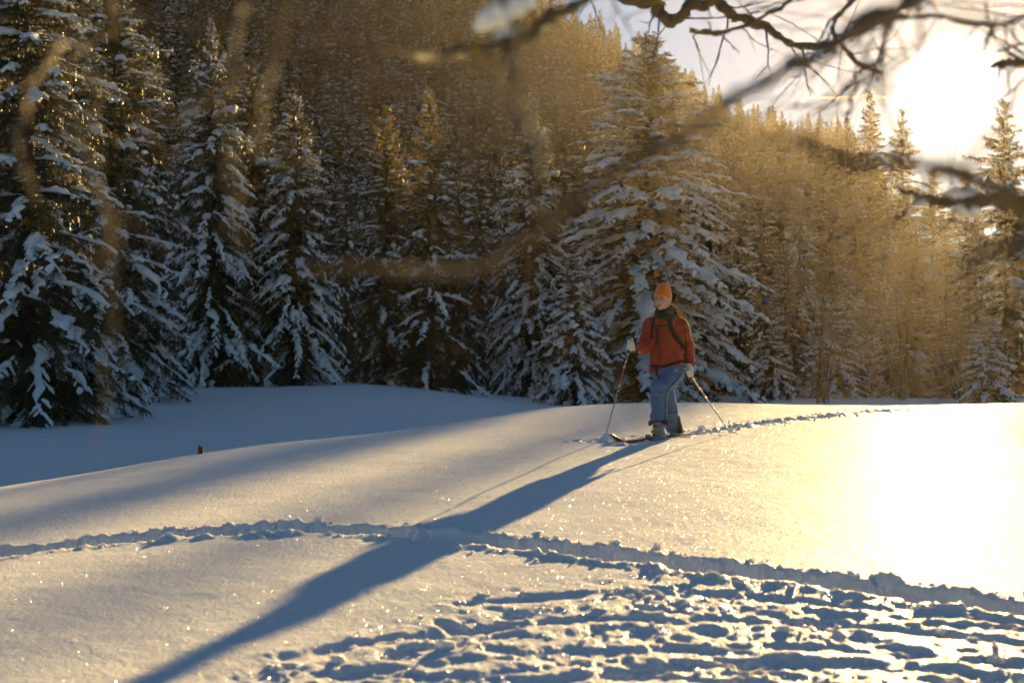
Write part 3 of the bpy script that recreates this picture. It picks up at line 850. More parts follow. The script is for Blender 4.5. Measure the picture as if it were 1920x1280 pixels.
def torso(X, Y, Z, grow=0.0):
    zs = [J(0, y, 0)[2] for y in (730, 690, 640, 560, 470, 400, 350, 320, 300)]
    a = np.interp(Z, zs[::1], [.196, .194, .190, .190, .194, .196, .170, .12, .09]) + grow
    b = np.interp(Z, zs[::1], [.135, .140, .140, .142, .140, .132, .12, .10, .085]) + grow
    cx = np.interp(Z, zs[::1], [J(715,0,0)[0], J(716,0,0)[0], J(716,0,0)[0], J(714,0,0)[0], J(714,0,0)[0], J(712,0,0)[0], J(710,0,0)[0], J(706,0,0)[0], J(702,0,0)[0]])
    x = X - cx; y = Y - .03
    u = x * math.cos(TAZ) + y * math.sin(TAZ); v = -x * math.sin(TAZ) + y * math.cos(TAZ)
    k = np.sqrt((u / a) ** 2 + (v / b) ** 2)
    d = (k - 1) * np.minimum(a, b)
    return np.maximum(d, np.maximum(Z - (zs[-1] + .01), zs[0] - Z))
def jacket_sdf(X, Y, Z):
    d = torso(X, Y, Z)
    arm1 = smin(cap(X, Y, Z, SH1, EL1, .088, .070), cap(X, Y, Z, EL1, WR1, .068, .056), .03)
    arm2 = smin(cap(X, Y, Z, SH2, EL2, .092, .072), cap(X, Y, Z, EL2, WR2, .070, .058), .03)
    d = smin(smin(d, arm1, .035), arm2, .035)
    for sh in (SH1, SH2): d = smin(d, cap(X, Y, Z, J(704, 322, .03), (sh[0], sh[1], sh[2] + .008), .075, .078), .04)
    # folds and quilting
    d = d + .011 * fbm(X * 9 + Z * 3, Y * 9, Z * 11 - X * 4, 3, 4) + .0016 * np.sin(Z * 95 + 2.5 * np.sin(X * 9 + Y * 6)) * sstep(.55, .75, Z)
    hem = Z - (J(0, 722, 0)[2] + (X - J(600, 0, 0)[0]) * .16)         # hem higher over the raised thigh
    return np.maximum(d, -hem)
def leg(X, Y, Z, h, k, a, r):
    return smin(cap(X, Y, Z, h, k, r[0], r[1]), cap(X, Y, Z, k, a, r[1], r[2]), .05)
def trousers_sdf(X, Y, Z):
    l2 = leg(X, Y, Z, HP2, KN2, J(648, 1055, -.13), (.128, .094, .090))
    l1 = leg(X, Y, Z, HP1, KN1, AN1, (.105, .090, .092))
    hip = ell(X, Y, Z, J(716, 690, .05), (.165, .125, .11), TAZ)
    d = smin(smin(l1, l2, .03), hip, .06)
    d = d + .014 * fbm(X * 9, Y * 9, Z * 7, 9, 4) + .006 * np.sin(Z * 38 + X * 25) * sstep(.55, .2, Z)
    cut = np.minimum(np.maximum(J(0, 1050, 0)[2] - Z, X - J(715, 0, 0)[0]), 9)
    cut2 = np.where(X < J(708, 0, 0)[0], J(0, 1052, 0)[2] + (X - J(648, 0, 0)[0]) * -.18 - Z, J(0, 1140, 0)[2] - Z)
    return np.maximum(np.maximum(d, cut2), Z - J(0, 650, 0)[2])
def body_sdf(X, Y, Z):
    h = ell(X, Y, Z, (hd[0], hd[1] + .005, hd[2] + .01), (.074, .092, .108), FAZ)
    jaw = ell(X, Y, Z, (hd[0] + math.sin(FAZ) * .03, hd[1] - math.cos(FAZ) * .028, hd[2] - .058), (.052, .058, .058), FAZ)
    d = smin(h, jaw, .03)
    fx, fy = math.sin(FAZ), -math.cos(FAZ)
    rx, ry = math.cos(FAZ), math.sin(FAZ)
    def fp(f, s, z): return (hd[0] + fx * f + rx * s, hd[1] + fy * f + ry * s, hd[2] + z)
    d = smin(d, cap(X, Y, Z, fp(.084, 0, .012), fp(.104, 0, -.024), .008, .013), .012)       # nose
    for s in (-1, 1):
        d = np.maximum(d, -(cap(X, Y, Z, fp(.098, s * .030, .008), fp(.098, s * .034, .008), .015, .014)))  # eye sockets
        d = smin(d, ell(X, Y, Z, fp(-.01, s * .078, -.01), (.012, .022, .030), FAZ), .006)   # ears
        d = smin(d, ell(X, Y, Z, fp(.070, s * .036, -.028), (.024, .02, .022), FAZ), .02)    # cheeks
    d = smin(d, ell(X, Y, Z, fp(.084, 0, -.088), (.02, .016, .016), FAZ), .014)              # chin
    d = np.maximum(d, -ell(X, Y, Z, fp(.096, 0, -.055), (.022, .012, .004), FAZ))            # mouth
    neck = cap(X, Y, Z, (hd[0] + .01, hd[1] + .02, hd[2] - .05), J(708, 330, .03), .056, .062)
    d = smin(d, neck, .025)
    d = smin(d, torso(X, Y, Z, -.035), .03)
    for a, b, r0, r1 in ((SH1, EL1, .05, .042), (EL1, WR1, .04, .03), (WR1, HA1, .028, .03), (SH2, EL2, .05, .042), (EL2, WR2, .04, .03), (WR2, HA2, .028, .03),
                         (HP2, KN2, .085, .06), (KN2, AN2, .055, .04), (HP1, KN1, .085, .06), (KN1, AN1, .055, .04)):
        d = smin(d, cap(X, Y, Z, a, b, r0, r1), .02)
    return d
def part_sdf(name, fn, lo, hi, res, mat, parent):
    v, f = surface_nets(fn, lo, hi, res)
    return link(name, mesh_np(name, v, f), mat, parent)
person = part_sdf("person", body_sdf, (-.42, -.42, -.02), (.34, .46, 1.78), .010, M['skin'], None)
person.location = ORG
tag(person, "person in orange beanie, rust-orange jacket and blue trousers walking on skis across the snow", "person")
part_sdf("jacket", jacket_sdf, (-.5, -.42, .42), (.40, .36, 1.42), .009, M['jacket'], person)
part_sdf("trousers", trousers_sdf, (-.42, -.48, -.05), (.36, .5, .80), .010, M['blue'], person)
def hat_sdf(X, Y, Z):
    d = ell(X, Y, Z, (hd[0] + .004, hd[1] + .012, hd[2] + .055), (.094, .108, .120), FAZ)
    d = smin(d, ell(X, Y, Z, (hd[0] + .014, hd[1] + .01, hd[2] + .142), (.064, .066, .056), FAZ), .03)
    an = np.arctan2(Y - hd[1], X - hd[0])
    d = d + .0022 * np.sin(an * 34)
    fwd = (X - hd[0]) * math.sin(FAZ) - (Y - hd[1]) * math.cos(FAZ)
    brim = hd[2] + .012 + .50 * (fwd - .02)                         # lower behind than over the brow
    d = np.maximum(d, brim - Z)
    inner = ell(X, Y, Z, (hd[0], hd[1] + .005, hd[2] + .03), (.078, .095, .118), FAZ)
    roll = np.abs(Z - brim - .016) - .017
    cuff = np.maximum(ell(X, Y, Z, (hd[0] + .004, hd[1] + .012, hd[2] + .055), (.100, .114, .126), FAZ), roll)
    return np.maximum(np.minimum(d, cuff), -inner)
part_sdf("beanie", hat_sdf, (hd[0] - .14, hd[1] - .16, hd[2] - .06), (hd[0] + .14, hd[1] + .16, hd[2] + .22), .005, M['hat'], person)
def neck_sdf(X, Y, Z):
    c0 = J(702, 312, .005); c1 = J(702, 255, .0)
    d = cap(X, Y, Z, c0, c1, .118, .096)
    d = np.maximum(d, np.maximum(Z - (J(0, 250, 0)[2] + .35 * (Y - hd[1] + .02)), J(0, 335, 0)[2] - Z))
    d = d + .006 * np.sin(Z * 120 + 3 * X * 20) + .006 * fbm(X * 18, Y * 18, Z * 18, 4, 2)
    hole = ell(X, Y, Z, (hd[0], hd[1], hd[2] - .04), (.066, .084, .10), FAZ)
    return np.maximum(d, -hole)
part_sdf("neck_warmer", neck_sdf, J(590, 350, -.24), J(810, 210, .24), .006, M['gaiterc'], person)
def hood_sdf(X, Y, Z):
    return smin(ell(X, Y, Z, J(765, 290, .10), (.075, .07, .085)), ell(X, Y, Z, J(760, 345, .02), (.05, .05, .07)), .03) + .006 * fbm(X * 16, Y * 16, Z * 16, 14, 3)
part_sdf("hood", hood_sdf, J(690, 410, -.08), J(840, 220, .24), .007, M['gaiterc'], person)

def hand_sdf(c, grip_dir, out_dir):
    """glove closed round a grip: palm, four curled fingers, thumb"""
    c = np.array(c); g = np.array(grip_dir, float); g /= np.linalg.norm(g); o = np.array(out_dir, float); o -= g * (o @ g); o /= np.linalg.norm(o); s = np.cross(g, o)
    def P(a, b, d): return c + g * a + o * b + s * d
    def fn(X, Y, Z):
        d = cap(X, Y, Z, P(.034, -.028, 0), P(-.034, -.028, 0), .026, .027)
        d = smin(d, cap(X, Y, Z, P(.0, -.035, 0), P(-.0, -.06, .0), .034, .036), .02)
        for i, (h, ln) in enumerate(((.036, .9), (.013, 1.0), (-.011, .96), (-.034, .8))):
            k1, k2, k3 = P(h, .0, .036), P(h, .030 * ln, .014), P(h, .026 * ln, -.018)
            d = smin(d, cap(X, Y, Z, P(h, -.02, .026), k1, .0135, .013), .006)
            d = smin(d, cap(X, Y, Z, k1, k2, .013, .012), .004); d = smin(d, cap(X, Y, Z, k2, k3, .012, .011), .004)
        d = smin(d, cap(X, Y, Z, P(.02, -.03, -.022), P(.045, .0, -.034), .015, .013), .008)
        d = smin(d, cap(X, Y, Z, P(.045, .0, -.034), P(.05, .028, -.02), .013, .011), .005)
        return d
    return fn
POLE1_TOP, POLE1_HAND = J(455, 446, -.31), J(441, 525, -.31)
def g_local(px, py):
    g = ground_px(px, py); return np.array([g[0] - ORG.x, g[1] - ORG.y, gz(g[0], g[1]) - ORG.z])
TIP1 = g_local(1134, 823); TIP2 = g_local(1369.5, 811.5)
p1 = np.array(POLE1_HAND); p2 = np.array(J(868, 712, -.02))
dir1 = (p1 - TIP1) / np.linalg.norm(p1 - TIP1); dir2 = (p2 - TIP2) / np.linalg.norm(p2 - TIP2)
part_sdf("glove", hand_sdf(p1, dir1, (-.5, -.6, 0)), p1 - .12, p1 + .12, .0045, M['glove'], person)
part_sdf("glove", hand_sdf(p2, dir2, (-.6, -.5, -.2)), p2 - .12, p2 + .12, .0045, M['glove'], person)
def cuff_sdf(a, b, r): return lambda X, Y, Z: cap(X, Y, Z, a, b, r, r * .92) + .003 * np.sin(Z * 200)
for w, h in ((WR1, p1), (WR2, p2)):
    a = np.array(w); e = a + (np.array(h) - a) * .62
    part_sdf("glove_cuff", cuff_sdf(a, e, .050), np.minimum(a, e) - .07, np.maximum(a, e) + .07, .006, M['glove'], person)
# face details
fx, fy = math.sin(FAZ), -math.cos(FAZ); rx, ry = math.cos(FAZ), math.sin(FAZ)
def fp(f, s, z): return (hd[0] + fx * f + rx * s, hd[1] + fy * f + ry * s, hd[2] + z)
def blob(name, c, r, mat, az=FAZ):
    bv, bf = ICO2; v = bv * np.array(r)
    v = np.stack([v[:,0]*math.cos(az) - v[:,1]*math.sin(az), v[:,0]*math.sin(az) + v[:,1]*math.cos(az), v[:,2]], -1) + np.array(c)
    return link(name, mesh_np(name, v, bf), mat, person)
for s in (-1, 1):
    blob("eye", fp(.083, s * .031, .008), (.011, .006, .0055), M['eye'])
    blob("eyebrow", fp(.090, s * .031, .027), (.017, .006, .0035), M['brow'])
blob("lips", fp(.0895, 0, -.055), (.021, .008, .0085), M['lip'])
# hair: strands blown back over the shoulder, and a lock by the far cheek
def strands(name, n, root, tipc, spread, rad, mat, seed):
    r_ = np.random.RandomState(seed); P = []
    for i in range(n):
        a = np.array(root) + r_.normal(0, spread[0], 3); b = np.array(tipc) + r_.normal(0, spread[1], 3); t_ = np.linspace(0, 1, 6)[:, None]
        P.append(a + (b - a) * t_ + np.array([0, 0, -1]) * (t_ * (1 - t_)) * r_.uniform(-.02, .03) + np.array([.005, 0, .004]) * np.sin(t_ * 4 + i))
    P = np.array(P); w = np.full(P.shape[:2], rad) * np.array([1, 1, 1, .9, .7, .2])
    v, f = tubes(P, w, w, 4, 1, seed, .1)
    return link(name, mesh_np(name, v, f), mat, person)
strands("hair", 110, J(755, 238, .08), J(826, 306, .05), (.012, .016), .0022, M['hair'], 3)
strands("hair_lock", 22, J(636, 208, .03), J(632, 246, .02), (.004, .005), .0022, M['hair'], 4)
# boots and trouser cuffs
def boot1(X, Y, Z):
    sh = cap(X, Y, Z, J(650, 1040, -.13), J(652, 1140, -.13), .062, .066)
    ft = cap(X, Y, Z, J(668, 1158, -.10), J(598, 1172, -.25), .050, .036)
    d = smin(sh, ft, .035)
    d = np.minimum(d, cap(X, Y, Z, J(672, 1180, -.08), J(592, 1186, -.26), .042, .034))
    for zy in (1090, 1128): d = d - .006 * np.exp(-((Z - J(0, zy, 0)[2]) / .008) ** 2)
    return np.maximum(d, J(0, 1196, 0)[2] - Z)
b1 = part_sdf("boot", boot1, J(540, 1210, -.36), J(730, 1000, .02), .007, M['boot'], person)
def boot2(X, Y, Z):
    d = smin(cap(X, Y, Z, J(798, 1100, .33), J(806, 1135, .33), .068, .064), cap(X, Y, Z, J(825, 1142, .38), J(772, 1150, .22), .048, .036), .03)
    return np.maximum(d, J(0, 1170, 0)[2] - Z)
part_sdf("boot", boot2, J(700, 1190, .1), J(900, 1050, .5), .008, M['boot'], person)
def buckle(X, Y, Z):
    sh = np.abs(cap(X, Y, Z, J(650, 1040, -.13), J(652, 1140, -.13), .067, .070)) - .006
    box = np.maximum(np.abs(X - J(628, 0, 0)[0]) - .042, np.abs(Z - J(0, 1127, 0)[2]) - .036)
    d = np.maximum(np.maximum(sh, box), Y + .13)
    return np.minimum(d, np.maximum(cap(X, Y, Z, J(600, 1120, -.185), J(655, 1132, -.20), .014, .012), Y + .10))
tag(part_sdf("boot_cuff", buckle, J(575, 1175, -.27), J(700, 1080, -.06), .005, M['lime'], person), "lime green cuff of the front boot")
for c, d in ((J(601, 1118, -.19), J(652, 1124, -.205)), (J(604, 1142, -.19), J(654, 1148, -.20)), (J(606, 1080, -.18), J(634, 1085, -.195))):
    P = np.linspace(c, d, 5)[None]; w = np.full((1, 5), .007); v, f = tubes(P, w, w, 6, 1, 1, .05); link("boot_buckle", mesh_np("boot_buckle", v, f), M['black'], person)
def cuff(X, Y, Z):
    fl = cap(X, Y, Z, J(650, 1020, -.13), J(650, 1062, -.13), .088, .108)
    an = np.arctan2(Y + .13, X - J(650, 0, 0)[0])
    low = J(0, 1058, 0)[2] + .016 * np.sin(an * 3 + .6) - .02 * np.abs(np.cos(an))
    return np.maximum(np.maximum(np.abs(fl) - .008, low - Z), Z - J(0, 1040, 0)[2])
part_sdf("trouser_cuff", cuff, J(560, 1100, -.27), J(740, 1020, .0), .006, M['brown'], person)
def panel(X, Y, Z):
    l1 = leg(X, Y, Z, HP1, KN1, AN1, (.120, .096, .096)) + .004 * fbm(X * 10, Y * 10, Z * 7, 9, 3)
    side = J(0, 1015, 0)[2] - Z
    d = np.maximum(np.abs(l1) - .006, J(808, 0, 0)[0] - X + (Z - .02) * .0)
    d = np.maximum(d, np.maximum(-side, J(0, 1145, 0)[2] - Z))
    return d
part_sdf("trouser_panel", panel, J(780, 1160, .1), J(880, 1000, .5), .007, M['brown'], person)
# thigh mark: four small white dots on the trousers
def surf_y(fn, x, z, y0=-.6, y1=.4):
    ys = np.linspace(y0, y1, 400); d = fn(np.full(400, x), ys, np.full(400, z)); i = np.argmax(d < .004)
    return ys[i] if d[i] < .004 else 0.0
M['white'] = pbr("white_print", (.7, .7, .7), .6, .3, (40, .05))
for dx, dz in ((0, 7), (-7, 0), (7, 0), (0, -7), (4, -12)):
    q = J(772 + dx, 690 - dz, 0); y = surf_y(trousers_sdf, q[0], q[2])
    blob("logo_dot", (q[0], y, q[2]), (.0042, .003, .0042), M['white'], 0)

# ------------------------------------------------------------------ backpack
pack = empty("backpack", ORG)
tag(pack, "black backpack worn by the skier, its straps crossing the orange jacket", "backpack")
bdir = np.array([math.sin(TAZ), -math.cos(TAZ)])          # the way the chest faces
bc = np.array([J(725, 0, 0)[0] - bdir[0] * .23, .03 - bdir[1] * .23])
def pack_sdf(X, Y, Z):
    x, y, z = X - bc[0], Y - bc[1], Z - J(0, 490, 0)[2]
    u = x * math.cos(TAZ) + y * math.sin(TAZ); v = -x * math.sin(TAZ) + y * math.cos(TAZ)
    q = [np.abs(u) - .09, np.abs(v) - .05, np.abs(z) - .20]
    d = np.sqrt(sum(np.maximum(k, 0) ** 2 for k in q)) + np.minimum(np.maximum(q[0], np.maximum(q[1], q[2])), 0) - .045
    return d + .006 * fbm(X * 12, Y * 12, Z * 12, 24, 3)
v, f = surface_nets(pack_sdf, (bc[0] - .25, bc[1] - .25, J(0, 490, 0)[2] - .3), (bc[0] + .25, bc[1] + .25, J(0, 490, 0)[2] + .3), .014)
link("pack_body", mesh_np("pack_body", v, f), M['black'], pack)
def strap(name, pts, half_w, seed=0, lift=.004, fn=jacket_sdf):
    P = []
    pp = catmull(np.array(pts, float), 5)
    for zx, zy in pp:
        q = J(zx, zy, 0); P.append((q[0], surf_y(fn, q[0], q[2]) - lift, q[2]))
    P = np.array(P); 
    k = np.array([.25, .5, .25]); Ys = np.convolve(np.pad(P[:, 1], 1, 'edge'), k, 'valid'); P[:, 1] = np.minimum(P[:, 1], Ys)
    n_ = len(P); up = np.zeros((1, n_, 3)); up[..., 1] = -1
    w = np.full((1, n_), half_w); h_ = np.full((1, n_), .008)
    v, f = tubes(P[None], w, h_, 6, 1.0, seed, .04, up)
    return link(name, mesh_np(name, v, f), M['black'], pack)
M['seam'] = fabric("dark_rust_seam", (.07, .018, .008))
M['bseam_shade'] = fabric("blue_seam_and_crease_shade", (.035, .06, .11))
def seam(name, pts, hw, mat, fn):
    o = strap(name, pts, hw, 2, .001, fn); o.parent = person; o.data.materials.clear(); o.data.materials.append(mat); return o
SEAMS = [("zip", [(662, 345), (658, 420), (657, 520), (660, 640)], .005, 'seam', jacket_sdf), ("pocket_seam", [(610, 560), (604, 600), (600, 630)], .004, 'seam', jacket_sdf),
         ("pocket_seam", [(745, 560), (775, 595), (790, 615)], .004, 'seam', jacket_sdf), ("sleeve_seam", [(842, 400), (850, 470), (858, 540), (858, 630)], .004, 'seam', jacket_sdf),
         ("trouser_seam", [(812, 715), (770, 765), (715, 815), (690, 850)], .004, 'bseam_shade', trousers_sdf), ("trouser_seam", [(688, 850), (690, 920), (690, 1000), (688, 1040)], .004, 'bseam_shade', trousers_sdf),
         ("knee_crease_shade", [(615, 830), (640, 845), (675, 838)], .003, 'bseam_shade', trousers_sdf), ("knee_crease_shade", [(720, 985), (755, 1000), (795, 985)], .004, 'bseam_shade', trousers_sdf)]  # knee creases: dark strips painted in for the shade of folds
for a_ in SEAMS: seam(a_[0], a_[1], a_[2], M[a_[3]], a_[4])
strap("shoulder_strap", [(628, 322), (618, 360), (608, 410), (602, 470)], .017)
strap("shoulder_strap", [(728, 330), (735, 380), (760, 440), (800, 495), (826, 545)], .026)
strap("chest_strap", [(620, 372), (650, 380), (690, 380), (735, 372)], .008)
strap("strap_end", [(640, 388), (638, 430), (640, 480), (640, 515)], .009)
strap("hip_belt", [(606, 662), (650, 668), (700, 664), (760, 645), (832, 628)], .014)
strap("strap_end", [(640, 672), (638, 705), (642, 748)], .010, fn=lambda X, Y, Z: np.minimum(jacket_sdf(X, Y, Z), trousers_sdf(X, Y, Z)))

# ------------------------------------------------------------------ poles and skis
M['pole'] = None
def pole_mat():
    m, t = mat_new("printed_pole_alloy"); n = t.nodes; l = t.links
    o = n.new('ShaderNodeOutputMaterial'); p = n.new('ShaderNodeBsdfPrincipled'); p.inputs['Roughness'].default_value = .35
    tcn = n.new('ShaderNodeTexCoord'); vz = n.new('ShaderNodeTexVoronoi'); vz.inputs['Scale'].default_value = 55; l.new(tcn.outputs['Object'], vz.inputs['Vector'])
    cr = n.new('ShaderNodeValToRGB'); cr.color_ramp.interpolation = 'CONSTANT'; cr.color_ramp.elements[0].color = (.55, .53, .5, 1); cr.color_ramp.elements[1].color = (.03, .03, .035, 1); cr.color_ramp.elements[1].position = .56
    sp = n.new('ShaderNodeSeparateColor'); l.new(vz.outputs['Color'], sp.inputs[0]); l.new(sp.outputs[0], cr.inputs[0]); l.new(cr.outputs[0], p.inputs['Base Color']); l.new(p.outputs[0], o.inputs[0]); return m
M['pole'] = pole_mat()
M['alloy'] = pbr("dull_alloy", (.30, .29, .30), .4, .5, (20, .15), None, .5)
M['red'] = pbr("red_pole_section", (.26, .045, .022), .4, .5, (20, .1))
def seg(name, a, b, r0, r1, mat, parent, K=10, n=4):
    t_ = np.linspace(0, 1, n)[:, None]; P = (np.array(a) + (np.array(b) - np.array(a)) * t_)[None]
    w = (r0 + (r1 - r0) * t_[:, 0])[None]; up = np.zeros_like(P); up[..., 1] = -1
    # rounded ends
    P = np.concatenate([P[:, :1], P, P[:, -1:]], 1); d = (np.array(b) - np.array(a)); d = d / np.linalg.norm(d)
    P[:, 0] -= d * r0 * .3; P[:, -1] += d * r1 * .3; w = np.concatenate([w[:, :1] * .1, w, w[:, -1:] * .1], 1); up = np.zeros_like(P); up[..., 1] = -1
    v, f = tubes(P, w, w, K, 1.0, 1, .0, up); return link(name, mesh_np(name, v, f), mat, parent)
def ski_pole(tip, hand, d, label, strap_pts):
    o = empty("ski_pole", ORG); tag(o, label, "ski pole", "pair of ski poles")
    L = np.linalg.norm(np.array(hand) - tip); top = np.array(hand) + d * .055
    A = lambda s: tip + d * s
    seg("pole_tip", tip - d * .07, tip + d * .10, .004, .0065, M['alloy'], o)
    seg("shaft", tip + d * .10, A(L * .45), .0068, .0085, M['alloy'], o)
    seg("shaft", A(L * .45), A(L * .62), .0088, .0092, M['pole'], o)
    seg("red_section", A(L * .62), A(L * .76), .0096, .0098, M['red'], o)
    seg("shaft", A(L * .76), A(L - .06), .0096, .0100, M['pole'], o)
    seg("grip", A(L - .075), top, .0150, .0165, M['black'], o, 12, 6)
    seg("grip_head", top - d * .004, top + d * .020 + np.array([-.012, -.012, 0]), .021, .016, M['alloy'], o, 12, 4)
    # basket, half sunk in the snow
    a = np.linspace(0, 2 * math.pi, 17); x = np.cross(d, [0, 1, 0]); x /= np.linalg.norm(x); y = np.cross(d, x)
    P = np.array([tip - d * .03 + x * .04 * math.cos(k) + y * .04 * math.sin(k) for k in a])[None]; w = np.full((1, 17), .005)
    v, f = tubes(P, w, w, 5, 1, 1, 0); link("basket", mesh_np("basket", v, f), M['black'], o)
    Ps = catmull(np.array(strap_pts, float), 6); Ps = np.array([J(*q) for q in Ps])[None]; n_ = Ps.shape[1]; up = np.zeros_like(Ps); up[..., 1] = -1
    v, f = tubes(Ps, np.full((1, n_), .010), np.full((1, n_), .0035), 6, 1, 1, .05, up); link("wrist_strap", mesh_np("wrist_strap", v, f), M['black'], o)
    return o
ski_pole(TIP1, p1, dir1, "ski pole planted upright in front of the skier, held at chest height", [(456, 452, -.36), (470, 490, -.37), (482, 540, -.37), (487, 595, -.35), (478, 570, -.34)])
ski_pole(TIP2, p2, dir2, "ski pole trailing behind the skier from the lowered hand", [(845, 700, -.05), (850, 735, -.07), (866, 770, -.07), (855, 800, -.06), (840, 770, -.05)])
M['ski'] = pbr("dark_ski_top", (.02, .021, .02), .35, .5, (15, .3))
def ski(tipp, tailp, label, lift, rise=.085):
    a = np.array(tipp); b = np.array(tailp); n_ = 26; t_ = np.linspace(0, 1, n_)
    xy = a + (b - a) * t_[:, None]
    z = np.array([gz(*q) for q in xy]) + lift
    k = np.array([1, 2, 3, 2, 1]) / 9.; z = np.convolve(np.pad(z, 2, 'edge'), k, 'valid')
    Lm = np.linalg.norm(b - a); s = t_ * Lm
    z = z + rise * np.clip(1 - s / .22, 0, 1) ** 1.7
    w = .046 + .012 * np.cos(np.clip(t_, 0, 1) * 2 * math.pi); w = w * np.clip((s + .012) / .09, .25, 1) ** .6
    P = np.stack([xy[:, 0], xy[:, 1], z], -1)[None]
    v, f = tubes(P, w[None], np.full((1, n_), .009), 8, 1.0, 1, 0)
    o = empty("ski", (a[0], a[1], 0)); v = v - np.array([a[0], a[1], 0])
    link("ski_body", mesh_np("ski_body", v, f), M['ski'], o)
    m = b * .52 + a * .48; zm = gz(*m) + lift + .02
    for off in (-.12, .12):
        d = (b - a) / Lm; c = m + d * off - a
        Pb = np.array([[c[0] - d[0] * .03, c[1] - d[1] * .03, zm], [c[0] + d[0] * .03, c[1] + d[1] * .03, zm]])
        seg("binding", Pb[0], Pb[1], .022, .022, M['alloy'], o)
    tag(o, label, "ski", "pair of touring skis"); return o
ski(ground_px(1146, 830.5), ground_px(1300, 813.5), "front ski with its black tip showing above the snow", .004)
ski(ground_px(1185, 818), ground_px(1345, 801), "rear ski mostly buried in the snow behind the front ski", -.028, .03)
# ------------------------------------------------------------------ bare boughs hanging in front of the lens
M['branch'] = pbr("mossy_bark", (.15, .105, .052), .85, .3, (25, .5), (60, .8))
M['lichen'] = pbr("yellow_lichen", (.30, .22, .03), .9, .1, (60, .35), (90, .6))
def tube_line(P, r, K=7, seed=0, lump=.18):
    P = np.asarray(P, float)[None]; r = np.asarray(r, float)[None]
    up = np.zeros_like(P); up[..., 1] = -1
    return tubes(P, r, r, K, 1.0, seed, lump, up)
def bough(pts, label, twigs=0, twig_len=(.15, .5), seed=0, lichen=0, group="bare boughs hanging into view", snowat=None, down=.3):
    """pts: rows of (px, py, depth, radius in px)"""
    rs_ = np.random.RandomState(seed)
    A = np.array([(*at(p[0], p[1], p[2]), p[3] / FPX * p[2]) for p in pts])
    C = catmull(A, 7); n = len(C)
    jit = np.stack([fbm(np.arange(n) * .22 + seed * 9, np.full(n, k * 5.3), None, seed + k, 3) for k in range(3)], -1)
    C[:, :3] += jit * (C[:, 3:4] * 1.1 + .004)
    o = empty("bare_branch", C[0, :3]); base = C[0, :3].copy()
    v, f = tube_line(C[:, :3] - base, np.maximum(.0012, C[:, 3] * (1 + .25 * rs_.normal(0, 1, n).clip(-1, 1))), 8, seed)
    link("bough", mesh_np("bough", v, f), M['branch'], o)
    L = np.linalg.norm(np.diff(C[:, :3], axis=0), axis=1).sum()
    for k in range(twigs):
        i = rs_.randint(1, n - 1); p0 = C[i, :3]; d = C[min(i + 1, n - 1), :3] - C[i - 1, :3]; d /= np.linalg.norm(d)
        q = rs_.normal(0, 1, 3); q[1] *= .5; q[2] -= down; q -= d * (q @ d) * .6; q /= np.linalg.norm(q)
        ln = rs_.uniform(*twig_len); m = 7
        t_ = np.linspace(0, 1, m)[:, None]; b = rs_.normal(0, .25, 3)
        P = p0 + (q * .85 + d * .45) * ln * t_ + b * ln * t_ ** 2 * .5 + np.cumsum(rs_.normal(0, .025 * ln, (m, 3)), 0)
        r0 = min(C[i, 3] * .40, .0055)
        vs, fs = tube_line(P - base, np.maximum(.0008, r0 * (1 - .8 * t_[:, 0])), 5, seed + k)
        V, F = [vs], [fs]; nn = len(vs)
        for j in range(rs_.randint(1, 4)):
            a = rs_.randint(2, m - 1); qq = (P[a] - P[a - 1]); qq /= np.linalg.norm(qq) + 1e-9; qq = qq + rs_.normal(0, .6, 3); l2 = ln * rs_.uniform(.2, .5)
            P2 = P[a] + qq * l2 * np.linspace(0, 1, 4)[:, None] + np.cumsum(rs_.normal(0, .03 * l2, (4, 3)), 0)
            vs, fs = tube_line(P2 - base, np.array([.5, .4, .3, .22]) * max(.0016, r0), 4, seed + k + j); V.append(vs); F.append(fs + nn); nn += len(vs)
        link("twig", mesh_np("twig", np.concatenate(V), np.concatenate(F)), M['branch'], o)
    for k in range(lichen):
        i = rs_.randint(1, n - 1); c = C[i, :3] + np.array([rs_.normal(0, .6), -.4, rs_.normal(-.2, .7)]) * C[i, 3]
        s = C[i, 3] * rs_.uniform(.5, 1.1); bv, bf = ICO2
        kf = 1 + .7 * fbm(bv[:,0]*2 + k, bv[:,1]*2, bv[:,2]*2 + .01, seed + k, 3)
        link("lichen_tuft", mesh_np("lichen_tuft", bv * kf[:, None] * s * np.array([1.3, .8, .7]) + c - base, bf), M['lichen'], o)
    if snowat:
        for (ax, ay, bx, by, dep, th) in snowat:
            a, b = np.array(at(ax, ay, dep)), np.array(at(bx, by, dep)); m = 14; t_ = np.linspace(0, 1, m)
            P = a + (b - a) * t_[:, None]; env = np.sin(np.linspace(.25, math.pi - .25, m)) ** .5
            w = th / FPX * dep * env * (1 + .28 * rs_.normal(0, 1, m).clip(-1.2, 1.2))
            vs, fs = tubes((P - base)[None], (w * .8)[None], w[None], 10, .75, seed, .22)
            link("snow_cap", mesh_np("snow_cap", vs, fs), M['tsnow'], o)
    tag(o, label, "branch", group); return o
# the thick blurred bough that crosses from the top right towards the middle
bough([(1830,-90,1.7,19),(1715,-5,1.6,17),(1600,55,1.5,16),(1500,110,1.4,15),(1420,165,1.25,14),(1320,225,1.2,12),(1210,290,1.15,12),(1090,365,1.15,12),(990,440,1.15,12),(920,488,1.15,12),(840,512,1.1,11),(700,508,1.0,7),(560,500,1.0,4)],
      "thick blurred bough slanting from the top right down across the middle", 5, (.05, .16), 3)
